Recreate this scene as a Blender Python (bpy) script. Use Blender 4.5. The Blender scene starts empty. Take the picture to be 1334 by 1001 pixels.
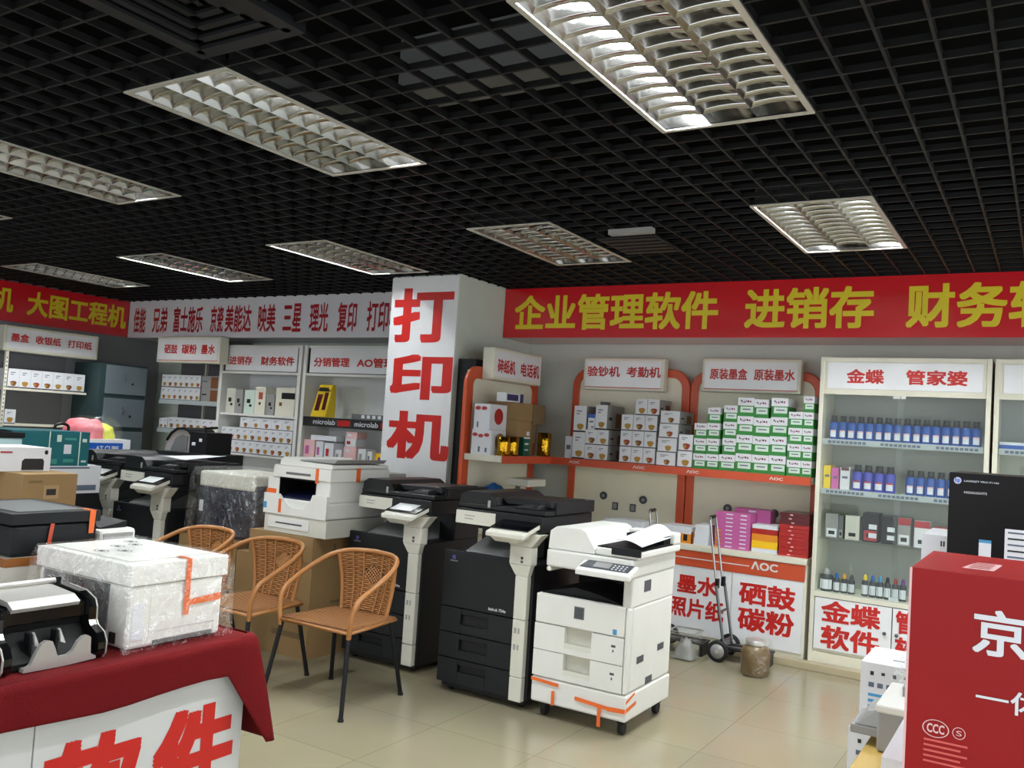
import bpy, math, random
from mathutils import Vector, Matrix, noise
random.seed(7)
sc = bpy.context.scene
COL = sc.collection
PI = math.pi
def R(a): return math.radians(a)

# ------------------------------------------------------------ camera
YAW, PITCH, ROLL = -0.555769, 0.0510476, 0.0637269
EYE = 1.55
cd = bpy.data.cameras.new('camera'); cam = bpy.data.objects.new('camera', cd); COL.objects.link(cam)
cd.sensor_fit = 'HORIZONTAL'; cd.sensor_width = 36; cd.lens = 36*1143.95/1334
cd.clip_start = .02; cd.clip_end = 60
_f = Vector((math.sin(YAW)*math.cos(PITCH), math.cos(YAW)*math.cos(PITCH), math.sin(PITCH)))
_r = Vector((math.cos(YAW), -math.sin(YAW), 0)); _u = _r.cross(_f)
_r2 = _r*math.cos(ROLL) + _u*math.sin(ROLL); _u2 = _u*math.cos(ROLL) - _r*math.sin(ROLL)
cam.matrix_world = Matrix(((_r2.x, _u2.x, -_f.x, 0), (_r2.y, _u2.y, -_f.y, 0), (_r2.z, _u2.z, -_f.z, EYE), (0, 0, 0, 1)))
sc.camera = cam

# ------------------------------------------------------------ world, exposure, far lamps
sc.view_settings.view_transform = 'Standard'; sc.view_settings.look = 'None'
sc.view_settings.gamma = 1; sc.view_settings.use_curve_mapping = False
sc.view_settings.exposure = -0.15
w = bpy.data.worlds.new('shop_air'); sc.world = w; w.use_nodes = True
w.node_tree.nodes['Background'].inputs[0].default_value = (.93, .97, 1, 1)
w.node_tree.nodes['Background'].inputs[1].default_value = 2.2
sc.cycles.glossy_bounces = 8
TUBE_E = 480.0
CEIL = 2.79
def shop_lamp(x, y, power, sx=.55, sy=1.15):      # the shop's ceiling lamps behind and beside the camera
    l = bpy.data.lights.new('ceiling_lamp_light', 'AREA'); l.shape = 'RECTANGLE'; l.size = sx; l.size_y = sy
    l.energy = power*.4; l.color = (.94, .98, 1); l.spread = R(150)
    o = bpy.data.objects.new('ceiling_lamp_light', l); COL.objects.link(o); o.location = (x, y, CEIL)
for x, y, p in ((-1.08, .27, 30), (-2.88, .27, 26), (.72, .27, 34), (.72, 2.66, 42), (.72, 5.06, 42), (-1.08, -2.1, 30), (1.9, -1.5, 30), (2.5, 1.5, 30),
                (-4.68, .27, 12), (-6.48, .27, 8)):
    shop_lamp(x, y, p)

# ------------------------------------------------------------ materials
MATS = {}
def lin(c): c /= 255; return c/12.92 if c <= .04045 else ((c+.055)/1.055)**2.4
def mat(name, rgb, rough=.5, metal=0., var=.06, scale=6., bump=0., bscale=60., coat=0., emit=0., spec=.5):
    if name in MATS: return MATS[name]
    m = bpy.data.materials.new(name); m.use_nodes = True; nt = m.node_tree; b = nt.nodes['Principled BSDF']
    c = [lin(v) for v in rgb]
    tc = nt.nodes.new('ShaderNodeTexCoord'); nz = nt.nodes.new('ShaderNodeTexNoise'); nz.inputs['Scale'].default_value = scale
    nz.inputs['Detail'].default_value = 3
    mx = nt.nodes.new('ShaderNodeMix'); mx.data_type = 'RGBA'
    mx.inputs[6].default_value = (*[v*(1-var) for v in c], 1); mx.inputs[7].default_value = (*[min(1, v*(1+var)) for v in c], 1)
    nt.links.new(tc.outputs['Object'], nz.inputs['Vector']); nt.links.new(nz.outputs['Fac'], mx.inputs[0]); nt.links.new(mx.outputs[2], b.inputs['Base Color'])
    b.inputs['Roughness'].default_value = rough; b.inputs['Metallic'].default_value = metal
    b.inputs['Coat Weight'].default_value = coat; b.inputs['Coat Roughness'].default_value = .08
    b.inputs['Specular IOR Level'].default_value = spec
    if emit: b.inputs['Emission Color'].default_value = (*c, 1); b.inputs['Emission Strength'].default_value = emit
    if bump:
        n2 = nt.nodes.new('ShaderNodeTexNoise'); n2.inputs['Scale'].default_value = bscale
        bp = nt.nodes.new('ShaderNodeBump'); bp.inputs['Strength'].default_value = bump; bp.inputs['Distance'].default_value = .01
        nt.links.new(tc.outputs['Object'], n2.inputs['Vector']); nt.links.new(n2.outputs['Fac'], bp.inputs['Height']); nt.links.new(bp.outputs[0], b.inputs['Normal'])
    MATS[name] = m; return m
def film(name, tint=(1, 1, 1), clear=.9, rough=.08, bump=.6, bscale=18., top=.3):     # clear plastic film / glass sheet
    m = bpy.data.materials.new(name); m.use_nodes = True; nt = m.node_tree; nt.nodes.clear()
    out = nt.nodes.new('ShaderNodeOutputMaterial'); tr = nt.nodes.new('ShaderNodeBsdfTransparent'); gl = nt.nodes.new('ShaderNodeBsdfGlossy'); ad = nt.nodes.new('ShaderNodeAddShader')
    tr.inputs[0].default_value = (*[c*clear for c in tint], 1); gl.inputs['Roughness'].default_value = rough; gl.inputs['Color'].default_value = (top, top, top, 1)
    if bump:
        tc = nt.nodes.new('ShaderNodeTexCoord'); nz = nt.nodes.new('ShaderNodeTexNoise'); nz.inputs['Scale'].default_value = bscale; nz.inputs['Detail'].default_value = 4
        nz.inputs['Distortion'].default_value = 1.5
        bp = nt.nodes.new('ShaderNodeBump'); bp.inputs['Strength'].default_value = bump; bp.inputs['Distance'].default_value = .05
        nt.links.new(tc.outputs['Object'], nz.inputs['Vector']); nt.links.new(nz.outputs['Fac'], bp.inputs['Height']); nt.links.new(bp.outputs[0], gl.inputs['Normal'])
    nt.links.new(tr.outputs[0], ad.inputs[0]); nt.links.new(gl.outputs[0], ad.inputs[1]); nt.links.new(ad.outputs[0], out.inputs[0])
    return m

M = {}
def dm(k, *a, **kw): M[k] = mat(k, *a, **kw)
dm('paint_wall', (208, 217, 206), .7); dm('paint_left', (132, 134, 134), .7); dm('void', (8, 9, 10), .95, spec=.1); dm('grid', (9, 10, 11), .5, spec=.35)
dm('red_vinyl', (206, 24, 34), .22, coat=.6, bump=.12, bscale=9.); dm('yellow_ink', (226, 206, 30), .35); dm('red_ink', (196, 34, 28), .4)
dm('white_vinyl', (226, 226, 232), .3, coat=.3); dm('sign_white', (238, 240, 242), .25, coat=.6, bump=.08, bscale=7.)
dm('cabinet_back', (186, 191, 187), .5); dm('cream', (226, 224, 206), .4); dm('cream_panel', (232, 228, 206), .5); dm('orange', (206, 82, 42), .38)
dm('orange_flat', (198, 78, 44), .45); dm('white_print', (220, 220, 220), .4)
dm('white_plastic', (226, 226, 220), .35); dm('ivory', (208, 207, 194), .38); dm('grey_plastic', (150, 150, 148), .45); dm('mid_grey', (104, 106, 106), .5)
dm('black_plastic', (16, 18, 20), .42, spec=.3); dm('black_gloss', (10, 10, 12), .12, coat=.5); dm('charcoal', (26, 28, 30), .45, spec=.25); dm('navy', (22, 26, 58), .35)
dm('screen_dark', (14, 15, 20), .12); dm('screen_white', (225, 228, 228), .3); dm('chrome', (190, 190, 190), .12, 1.); dm('steel', (120, 122, 124), .3, 1.)
dm('silver', (196, 194, 188), .3, .5); dm('alu', (206, 206, 204), .13, 1., var=.02); dm('alu_matte', (172, 172, 170), .22, 1., var=.02); dm('matte_black', (11, 11, 12), .6, spec=.2); dm('alu_frame', (214, 212, 200), .3, .4)
dm('kraft', (150, 121, 80), .75); dm('kraft_dark', (120, 98, 66), .75); dm('tape_orange', (226, 104, 42), .35); dm('tape_brown', (150, 92, 40), .3)
dm('box_white', (222, 224, 228), .45); dm('box_grey', (150, 150, 148), .5); dm('blot_brown', (120, 74, 36), .6); dm('blot_red', (150, 60, 40), .6); dm('blot_gold', (168, 130, 50), .6); dm('print_grey', (92, 104, 122), .6)
dm('box_dark', (34, 30, 30), .6); dm('box_green', (44, 128, 52), .45); dm('label_pale', (206, 222, 210), .45); dm('ink_magenta', (168, 66, 120), .5); dm('ink_black', (24, 24, 26), .5)
dm('bottle_blue', (10, 78, 164), .25, coat=.3); dm('bottle_violet', (58, 66, 176), .25, coat=.3); dm('cap_black', (20, 22, 26), .35); dm('paper_strip', (176, 186, 188), .5)
dm('yellow', (232, 200, 40), .45); dm('gold', (190, 146, 36), .16, 1., bump=.5, bscale=40.); dm('green_dark', (14, 84, 66), .45); dm('teal', (12, 96, 102), .4)
dm('pink_pack', (196, 96, 160), .45); dm('orange_pack', (226, 140, 36), .45); dm('yellow_pack', (244, 196, 30), .45); dm('red_pack', (168, 32, 30), .32, coat=.3); dm('maroon_pack', (86, 16, 24), .32, coat=.3)
dm('paper', (222, 226, 232), .5); dm('blue', (26, 84, 176), .4); dm('sky', (70, 150, 200), .4); dm('red_box', (150, 20, 22), .5, spec=.25); dm('red_velvet', (98, 7, 12), .85, bump=.25, bscale=160., spec=.2)
dm('pale_red', (232, 190, 190), .5); dm('pink', (226, 120, 130), .6); dm('filing', (104, 116, 122), .5); dm('filing_dark', (42, 62, 64), .5); dm('wood', (196, 164, 90), .5)
dm('rubber', (18, 18, 19), .7); dm('olive', (112, 88, 50), .35); dm('lead', (70, 74, 78), .4)
dm('red_cap', (170, 40, 48), .4); dm('purple', (110, 60, 140), .4); dm('amber', (220, 150, 40), .4); dm('ink_blue', (24, 96, 170), .3)
dm('board', (206, 208, 206), .45); dm('cane_pole', (166, 112, 62), .35)
FILM = film('plastic_film', clear=.92, rough=.07, bump=1., bscale=10., top=.17); GLASS = film('cabinet_glass', (.96, .98, .97), .97, .02, 0., top=.016)
FILM_HAZE = film('hazy_film', clear=.9, rough=.13, bump=1., bscale=8., top=.2)
BAG = film('bag_film', (.97, .98, .96), .92, .15, .8, 12., top=.09)
def tube_mat(name, e):
    m = bpy.data.materials.new(name); m.use_nodes = True; b = m.node_tree.nodes['Principled BSDF']
    b.inputs['Base Color'].default_value = (.9, .9, .88, 1); b.inputs['Emission Color'].default_value = (.94, .98, 1, 1); b.inputs['Emission Strength'].default_value = e; return m
M['tube_on'] = tube_mat('tube_on', TUBE_E); M['tube_half'] = tube_mat('tube_half', TUBE_E*.45); M['tube_off'] = tube_mat('tube_off', 0)

def cane_mat():
    m = bpy.data.materials.new('woven_cane'); m.use_nodes = True; nt = m.node_tree; b = nt.nodes['Principled BSDF']
    uv = nt.nodes.new('ShaderNodeUVMap'); sep = nt.nodes.new('ShaderNodeSeparateXYZ'); nt.links.new(uv.outputs[0], sep.inputs[0])
    def math_(op, a, bb):
        n = nt.nodes.new('ShaderNodeMath'); n.operation = op
        for i, v in enumerate((a, bb)):
            if isinstance(v, (int, float)): n.inputs[i].default_value = v
            elif v is not None: nt.links.new(v, n.inputs[i])
        return n.outputs[0]
    U = math_('MULTIPLY', sep.outputs[0], 11*PI); V = math_('MULTIPLY', sep.outputs[1], 30*PI)
    s = math_('MULTIPLY', math_('SINE', U, None), math_('SINE', V, None))
    rows = math_('ABSOLUTE', math_('SINE', V, None), None)
    h = math_('ADD', math_('MULTIPLY', s, .5), rows)
    cr = nt.nodes.new('ShaderNodeValToRGB'); cr.color_ramp.elements[0].position = .1; cr.color_ramp.elements[1].position = 1.
    cr.color_ramp.elements[0].color = (lin(84), lin(52), lin(28), 1); cr.color_ramp.elements[1].color = (lin(176), lin(122), lin(72), 1)
    nt.links.new(h, cr.inputs[0]); nt.links.new(cr.outputs[0], b.inputs['Base Color'])
    bp = nt.nodes.new('ShaderNodeBump'); bp.inputs['Strength'].default_value = .9; bp.inputs['Distance'].default_value = .006
    nt.links.new(h, bp.inputs['Height']); nt.links.new(bp.outputs[0], b.inputs['Normal']); b.inputs['Roughness'].default_value = .65; b.inputs['Specular IOR Level'].default_value = .25
    return m
M['cane'] = cane_mat()

# ------------------------------------------------------------ object helpers
def tag(o, label=None, cat=None, group=None, kind=None):
    if label: o['label'] = label
    if cat: o['category'] = cat
    if group: o['group'] = group
    if kind: o['kind'] = kind
    return o
def thing(name, label, cat, loc, rz=0, group=None):
    o = bpy.data.objects.new(name, None); COL.objects.link(o); o.empty_display_size = .1
    o.location = loc; o.rotation_euler = (0, 0, rz); return tag(o, label, cat, group)
def copy_tree(o, parent=None):
    c = o.copy(); COL.objects.link(c)
    if parent: c.parent = parent
    for ch in list(o.children): copy_tree(ch, c)
    return c
def dup(root, loc, label, rz=None, group=None):
    c = copy_tree(root); c.location = loc
    if rz is not None: c.rotation_euler = (0, 0, rz)
    c['label'] = label
    if group: c['group'] = group
    return c
def root_of(o):
    while o.parent: o = o.parent
    return o
_txt = {}
def text_geo(s, bold):
    k = (s, bold)
    if k in _txt: return _txt[k]
    c = bpy.data.curves.new('lettering', 'FONT'); c.body = s; c.resolution_u = 3; c.fill_mode = 'BOTH'
    o = bpy.data.objects.new('lettering', c); COL.objects.link(o)
    me = o.to_mesh(); v0 = [(v.co.x, v.co.y) for v in me.vertices]; f0 = [tuple(p.vertices) for p in me.polygons]
    o.to_mesh_clear(); bpy.data.objects.remove(o); bpy.data.curves.remove(c)
    V, F = [], []
    sh = [(0, 0)] + ([(bold*.85*a, bold*.85*b) for a in (-1, 0, 1) for b in (-1, 0, 1) if a or b] if bold else [])
    for i, (dx, dy) in enumerate(sh):
        n = len(V); V += [(x+dx, y+dy, i) for x, y in v0]; F += [tuple(q+n for q in f) for f in f0]
    xs = [v[0] for v in V]; ys = [v[1] for v in V]; x0, x1, y0, y1 = min(xs), max(xs), min(ys), max(ys)
    V = [((x-x0)/(x1-x0), (y-y0)/(y1-y0), i) for x, y, i in V]
    _txt[k] = (V, F); return V, F
class MB:
    def __init__(s): s.v = []; s.f = []; s.m = []; s.sm = []; s.uv = None
    def add(s, vs, fs, m, smooth=False):
        n = len(s.v); s.v += [tuple(v) for v in vs]
        for f in fs: s.f.append(tuple(i+n for i in f)); s.m.append(m); s.sm.append(smooth)
        return s
    def box(s, x0, x1, y0, y1, z0, z1, m):
        vs = [(x, y, z) for z in (z0, z1) for y in (y0, y1) for x in (x0, x1)]
        return s.add(vs, [(0, 2, 3, 1), (4, 5, 7, 6), (0, 1, 5, 4), (2, 6, 7, 3), (0, 4, 6, 2), (1, 3, 7, 5)], m)
    def hexa(s, bot, top, m):      # four bottom corners (ccw from above), four top corners
        return s.add(list(bot)+list(top), [(3, 2, 1, 0), (4, 5, 6, 7), (0, 1, 5, 4), (1, 2, 6, 5), (2, 3, 7, 6), (3, 0, 4, 7)], m)
    def quad(s, a, b, c, d, m): return s.add([a, b, c, d], [(0, 1, 2, 3)], m)
    def prism(s, pts, axis, a0, a1, m, smooth=False):    # polygon in the plane across axis, extruded from a0 to a1
        def P(p, a): return {'x': (a, p[0], p[1]), 'y': (p[0], a, p[1]), 'z': (p[0], p[1], a)}[axis]
        n = len(pts); vs = [P(p, a0) for p in pts]+[P(p, a1) for p in pts]
        ar = sum(pts[i][0]*pts[(i+1) % n][1]-pts[(i+1) % n][0]*pts[i][1] for i in range(n))
        if (ar > 0) == (axis == 'y'): fs = [tuple(range(n)), tuple(range(2*n-1, n-1, -1))]+[(i+n, (i+1) % n+n, (i+1) % n, i) for i in range(n)]
        else: fs = [tuple(range(n-1, -1, -1)), tuple(range(n, 2*n))]+[(i, (i+1) % n, (i+1) % n+n, i+n) for i in range(n)]
        s.add(vs, fs[:2], m)
        return s.add(vs, fs[2:], m, smooth)
    def tube(s, path, r, m, n=10, closed=False, cap=True):
        P = [Vector(p) for p in path]; L = len(P); rs = r if isinstance(r, (list, tuple)) else [r]*L
        up = None; rings = []
        for i, p in enumerate(P):
            a = P[(i-1) % L] if (i or closed) else p; b = P[(i+1) % L] if (i < L-1 or closed) else p
            t = (b-a).normalized()
            if up is None: up = t.orthogonal().normalized()
            else:
                up = up-t*up.dot(t); up = up.normalized() if up.length > 1e-6 else t.orthogonal().normalized()
            q = t.cross(up); rings.append([p+(up*math.cos(k*2*PI/n)+q*math.sin(k*2*PI/n))*rs[i] for k in range(n)])
        vs = [v for rg in rings for v in rg]; fs = []
        for i in range(L if closed else L-1):
            j = (i+1) % L
            fs += [(i*n+k, i*n+(k+1) % n, j*n+(k+1) % n, j*n+k) for k in range(n)]
        s.add(vs, fs, m, True)
        if cap and not closed: s.add(rings[0], [tuple(range(n-1, -1, -1))], m); s.add(rings[-1], [tuple(range(n))], m)
        return s
    def lathe(s, prof, c, m, n=16, axis='z', smooth=True):
        vs = []
        for r, h in prof:
            for k in range(n):
                a = k*2*PI/n; p = (r*math.cos(a), r*math.sin(a), h)
                if axis == 'x': p = (p[2], p[0], p[1])
                if axis == 'y': p = (p[0], -p[2], p[1])
                vs.append((c[0]+p[0], c[1]+p[1], c[2]+p[2]))
        fs = [(i*n+k, i*n+(k+1) % n, (i+1)*n+(k+1) % n, (i+1)*n+k) for i in range(len(prof)-1) for k in range(n)]
        L = len(prof)-1
        return s.add(vs, fs, m, smooth).add(vs, [tuple(range(n-1, -1, -1)), tuple(range(L*n, L*n+n))], m)
    def disc(s, c, r, nrm, m, n=12, ry=None):
        N = Vector(nrm).normalized(); a = Vector((0, 0, 1)) if abs(N.z) < .9 else Vector((0, 1, 0)); u = a.cross(N).normalized(); v = N.cross(u); ry = ry or r
        return s.add([Vector(c)+u*r*math.cos(k*2*PI/n)+v*ry*math.sin(k*2*PI/n) for k in range(n)], [tuple(range(n))], m)
    def text(s, t, o, u, v, m, bold=.03, eps=.00006):
        V, F = text_geo(t, bold); o, u, v = Vector(o), Vector(u), Vector(v); n = u.cross(v).normalized()
        return s.add([o+u*x+v*y+n*(eps*i) for x, y, i in V], F, m)
    def textf(s, t, x0, x1, z0, z1, y, m, bold=.03): return s.text(t, (x0, y, z0), (x1-x0, 0, 0), (0, 0, z1-z0), m, bold)      # read from -Y
    def textx(s, t, y0, y1, z0, z1, x, m, bold=.03): return s.text(t, (x, y0, z0), (0, y1-y0, 0), (0, 0, z1-z0), m, bold)      # read from +X
    def surf(s, fn, nu, nv, m, smooth=True, uv=False, closeu=False):
        n0 = len(s.v); vs = [fn(i/nu, j/nv) for j in range(nv+1) for i in range(nu+1)]
        fs = [(j*(nu+1)+i, j*(nu+1)+i+1, (j+1)*(nu+1)+i+1, (j+1)*(nu+1)+i) for j in range(nv) for i in range(nu)]
        if uv:
            if s.uv is None: s.uv = {}
            for j in range(nv+1):
                for i in range(nu+1): s.uv[n0+j*(nu+1)+i] = (i/nu, j/nv)
        return s.add(vs, fs, m, smooth)
    def build(s, name, parent=None, label=None, cat=None, group=None, kind=None, bevel=0, org=None, solid=0, seg=2):
        if parent: off = root_of(parent).location.copy()
        elif org is not None: off = Vector(org)
        else:
            xs, ys, zs = zip(*s.v); off = Vector(((min(xs)+max(xs))/2, (min(ys)+max(ys))/2, min(zs)))
        me = bpy.data.meshes.new(name); me.from_pydata([Vector(v)-off for v in s.v], [], s.f)
        slots = []
        for m in s.m:
            if m not in slots: slots.append(m)
        for m in slots: me.materials.append(m)
        me.polygons.foreach_set('material_index', [slots.index(m) for m in s.m]); me.polygons.foreach_set('use_smooth', s.sm)
        if s.uv:
            ul = me.uv_layers.new(name='UVMap')
            for lp in me.loops: ul.data[lp.index].uv = s.uv.get(lp.vertex_index, (0, 0))
        me.update()
        o = bpy.data.objects.new(name, me); COL.objects.link(o)
        if parent: o.parent = parent
        else: o.location = off
        if bevel:
            b = o.modifiers.new('bevel', 'BEVEL'); b.width = bevel; b.segments = seg; b.limit_method = 'ANGLE'; b.angle_limit = R(40)
        if solid:
            b = o.modifiers.new('solid', 'SOLIDIFY'); b.thickness = solid
        return tag(o, label, cat, group, kind)
def smooth_path(pts, n=6):          # Catmull-Rom through points
    P = [Vector(p) for p in pts]; out = []
    for i in range(len(P)-1):
        a, b, c, d = P[max(i-1, 0)], P[i], P[i+1], P[min(i+2, len(P)-1)]
        for k in range(n):
            t = k/n; out.append(.5*((2*b)+(c-a)*t+(2*a-5*b+4*c-d)*t*t+(3*b-a-3*c+d)*t**3))
    return out+[P[-1]]
def arc(cx, cy, r, a0, a1, n=6): return [(cx+r*math.cos(R(a0+(a1-a0)*i/n)), cy+r*math.sin(R(a0+(a1-a0)*i/n))) for i in range(n+1)]
ORD = ['leftmost', 'second from left', 'third from left', 'fourth from left', 'fifth from left', 'sixth from left', 'seventh from left', 'eighth from left', 'ninth from left', 'tenth from left',
       'eleventh from left', 'twelfth from left', 'thirteenth from left', 'fourteenth from left', 'fifteenth from left', 'sixteenth from left', 'seventeenth from left']

# ============================================================ SETTING
XL, YB = -9.62, 7.04
def floor_mat():
    m = bpy.data.materials.new('polished_tile'); m.use_nodes = True; nt = m.node_tree; b = nt.nodes['Principled BSDF']
    tc = nt.nodes.new('ShaderNodeTexCoord'); mp = nt.nodes.new('ShaderNodeMapping'); mp.inputs['Location'].default_value = (1.47/.6+.0, -.25, 0); mp.inputs['Scale'].default_value = (1/.6, 1/.6, 1)
    br = nt.nodes.new('ShaderNodeTexBrick'); br.offset = 0; br.inputs['Scale'].default_value = 1; br.inputs['Brick Width'].default_value = 1; br.inputs['Row Height'].default_value = 1
    br.inputs['Mortar Size'].default_value = .003; br.inputs['Mortar Smooth'].default_value = .3
    br.inputs['Color1'].default_value = (lin(158), lin(150), lin(124), 1); br.inputs['Color2'].default_value = (lin(154), lin(146), lin(121), 1); br.inputs['Mortar'].default_value = (lin(118), lin(108), lin(90), 1)
    nz = nt.nodes.new('ShaderNodeTexNoise'); nz.inputs['Scale'].default_value = 3; nz.inputs['Detail'].default_value = 5
    mx = nt.nodes.new('ShaderNodeMix'); mx.data_type = 'RGBA'; mx.blend_type = 'MULTIPLY'; mx.inputs[0].default_value = .12
    nt.links.new(tc.outputs['Object'], mp.inputs[0]); nt.links.new(mp.outputs[0], br.inputs['Vector']); nt.links.new(tc.outputs['Object'], nz.inputs['Vector'])
    nt.links.new(br.outputs[0], mx.inputs[6]); nt.links.new(nz.outputs['Color'], mx.inputs[7]); nt.links.new(mx.outputs[2], b.inputs['Base Color'])
    b.inputs['Roughness'].default_value = .16; b.inputs['Specular IOR Level'].default_value = .5
    return m
MB().box(XL-.1, 3.2, -3.2, YB+.1, -.1, 0, floor_mat()).build('floor', kind='structure', org=(0, 0, 0))
MB().box(XL-.1, 3.2, YB, YB+.1, 0, CEIL+.03, M['paint_wall']).build('wall_back', kind='structure')
MB().box(XL-.1, XL, -3.2, YB, 0, CEIL+.03, M['paint_left']).build('wall_left', kind='structure')
MB().box(XL-.1, 3.2, -3.2, YB+.1, 3.5, 3.6, M['void']).box(XL-.1, 3.2, YB, YB+.1, CEIL+.03, 3.5, M['void']).box(XL-.1, XL, -3.2, YB, CEIL+.03, 3.5, M['void']).build('ceiling', kind='structure')
# open cell ceiling: thin black slats, cut out where the lamps hang
PITCHC = .15; GX = -.186; GY = 2.065
LAMPS = [(-1.386, 2.065, (2, 0, 0)), (-3.186, 2.065, (0, 0, 2)), (-4.986, 2.065, (0, 2, 0)), (-6.786, 2.065, (0, 2, 0)),
         (-1.386, 4.465, (2, 0, 2)), (-3.186, 4.465, (0, 0, 0)), (-4.986, 4.465, (1, 0, 0)), (-6.786, 4.465, (2, 0, 0)), (-8.586, 4.465, (0, 2, 0))]
LW, LL = .6, 1.2
HOLES = [(x, x+LW, y, y+LL) for x, y, _ in LAMPS] + [(-2.586, -2.086, 1.4, 1.965), (-2.436, -2.136, 4.765, 5.365)]
def cut(a0, a1, blocks):
    segs = [(a0, a1)]
    for b0, b1 in blocks:
        nw = []
        for s0, s1 in segs:
            if b1 <= s0 or b0 >= s1: nw.append((s0, s1)); continue
            if s0 < b0: nw.append((s0, b0))
            if s1 > b1: nw.append((b1, s1))
        segs = nw
    return [q for q in segs if q[1]-q[0] > .01]
g = MB(); T = .005
i0, i1 = math.ceil((XL-GX)/PITCHC), int((2.6-GX)/PITCHC)
for i in range(i0, i1+1):
    x = GX+i*PITCHC
    for a, b in cut(-1.2, 6.62, [(h[2], h[3]) for h in HOLES if h[0]+.01 < x < h[1]-.01]): g.box(x-T, x+T, a, b, CEIL, CEIL+.027, M['grid'])
j0, j1 = math.ceil((-1.2-GY)/PITCHC), int((6.62-GY)/PITCHC)
for j in range(j0, j1+1):
    y = GY+j*PITCHC
    for a, b in cut(XL, 2.6, [(h[0], h[1]) for h in HOLES if h[2]+.01 < y < h[3]-.01]): g.box(a, b, y-T, y+T, CEIL+.001, CEIL+.026, M['grid'])
g.build('ceiling', kind='structure', org=(0, 0, CEIL))
# ducts above the grid
MB().box(-2.45, -1.6, 2.86, 3.1, 2.98, 3.2, M['mid_grey']).box(-2.47, -1.58, 2.85, 3.11, 3.06, 3.08, M['charcoal']).build('air_duct', label='grey air duct showing through the ceiling grid beside the largest lit lamp', cat='air duct')
# column
MB().box(-4.9, -4.2, 5.85, YB, 0, CEIL+.012, M['paint_wall']).build('column', kind='structure', bevel=.006)

MB().box(-1.95, 1.0, 6.44, 6.53, 0, .05, mat('plinth_tile', (178, 166, 136), .35)).build('baseboard_back', kind='structure', bevel=.004)
# ---- ceiling lamps
def lamp_parts(root, lit):
    z = 0
    h = MB()
    h.box(.012, LW-.012, .012, LL-.012, .1, .112, M['alu_matte'])
    for a in ((.012, .02, .012, LL-.012), (LW-.02, LW-.012, .012, LL-.012), (.012, LW-.012, .012, .02), (.012, LW-.012, LL-.02, LL-.012)): h.box(*a, .0, .1, M['alu'])
    h.build('housing', root)
    f = MB(); t = .02
    f.box(0, LW, 0, t, -.006, .004, M['alu_frame']).box(0, LW, LL-t, LL, -.006, .004, M['alu_frame']).box(0, t, t, LL-t, -.006, .004, M['alu_frame']).box(LW-t, LW, t, LL-t, -.006, .004, M['alu_frame'])
    f.build('frame', root)
    lv = MB(); lane = (LW-2*t)/3; nb = 11
    for k in (1, 2):                                   # parabolic dividers between the three tubes
        xc = t+lane*k; lv.prism([(xc-.055, .099), (xc-.034, .066), (xc-.012, .028), (xc-.001, .001), (xc+.001, .001), (xc+.012, .028), (xc+.034, .066), (xc+.055, .099)], 'y', t, LL-t, M['alu_matte'])
    lv.prism([(t, .002), (t+.011, .028), (t+.033, .066), (t+.054, .099), (t, .099)], 'y', t, LL-t, M['alu_matte']).prism([(LW-t, .002), (LW-t, .099), (LW-t-.054, .099), (LW-t-.033, .066), (LW-t-.011, .028)], 'y', t, LL-t, M['alu_matte'])
    for k in range(3):
        xa, xb = t+lane*k, t+lane*(k+1)
        for j in range(1, nb+1):
            yc = t+(LL-2*t)*j/(nb+1)
            def blade(u, v, yc=yc, xa=xa, xb=xb):     # a scalloped cross blade, thin at its lower edge
                q = 2*u-1; sag = .02*(1-q*q)
                side = -1 if v < .5 else 1; d = abs(v-.5)*2
                return (xa+(xb-xa)*u, yc+side*(.0008+.0014*(1-d)), .002+sag*.6+(.052-sag*.6)*d)
            lv.surf(blade, 6, 4, M['alu'])
    lv.build('louver', root)
    for k in range(3):
        xc = t+lane*(k+.5)
        MB().tube([(xc, .04, .083), (xc, LL-.04, .083)], .013, M[('tube_off', 'tube_half', 'tube_on')[lit[k]]], 10).build('tube', root)
LLAB = ['large grille ceiling lamp nearest the camera with its left tube blazing', 'long grille ceiling lamp left of centre with its right tube blazing', 'grille ceiling lamp at the left edge, in the nearer row, with dim middle tube',
        'grille ceiling lamp cut off by the left edge of the picture', 'short grille ceiling lamp above the right banner with both outer tubes lit', 'unlit grille ceiling lamp in front of the red banner, left of the air vent',
        'grille ceiling lamp above and left of the white column', 'grille ceiling lamp above the white banner with red lettering', 'farthest grille ceiling lamp, above the red banner of the left wall']
for (x, y, lit), lb in zip(LAMPS, LLAB):
    r = thing('ceiling_lamp', lb, 'ceiling lamp', (0, 0, 0), 0, 'grille ceiling lamps')
    lamp_parts(r, lit); r.location = (x, y, CEIL)
# ---- vents
v = thing('air_vent', 'square dark ceiling air diffuser at the top left of the picture', 'air vent', (-2.336, 1.68, CEIL-.012))
fr = MB(); X0, X1, Y0, Y1 = -2.586, -2.086, 1.4, 1.965
for k in range(5):
    a = .03+k*.045; z = CEIL-.012+k*.012
    for q in ((X0+a, X1-a, Y0+a, Y0+a+.028), (X0+a, X1-a, Y1-a-.028, Y1-a), (X0+a, X0+a+.028, Y0+a, Y1-a), (X1-a-.028, X1-a, Y0+a, Y1-a)): fr.box(*q, z, z+.012, M['charcoal'])
fr.build('vanes', v)
MB().box(X0, X1, Y0, Y0+.03, CEIL-.012, CEIL+.02, M['charcoal']).box(X0, X1, Y1-.03, Y1, CEIL-.012, CEIL+.02, M['charcoal']).box(X0, X0+.03, Y0+.03, Y1-.03, CEIL-.012, CEIL+.02, M['charcoal']).box(X1-.03, X1, Y0+.03, Y1-.03, CEIL-.012, CEIL+.02, M['charcoal']).build('frame', v)
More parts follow.
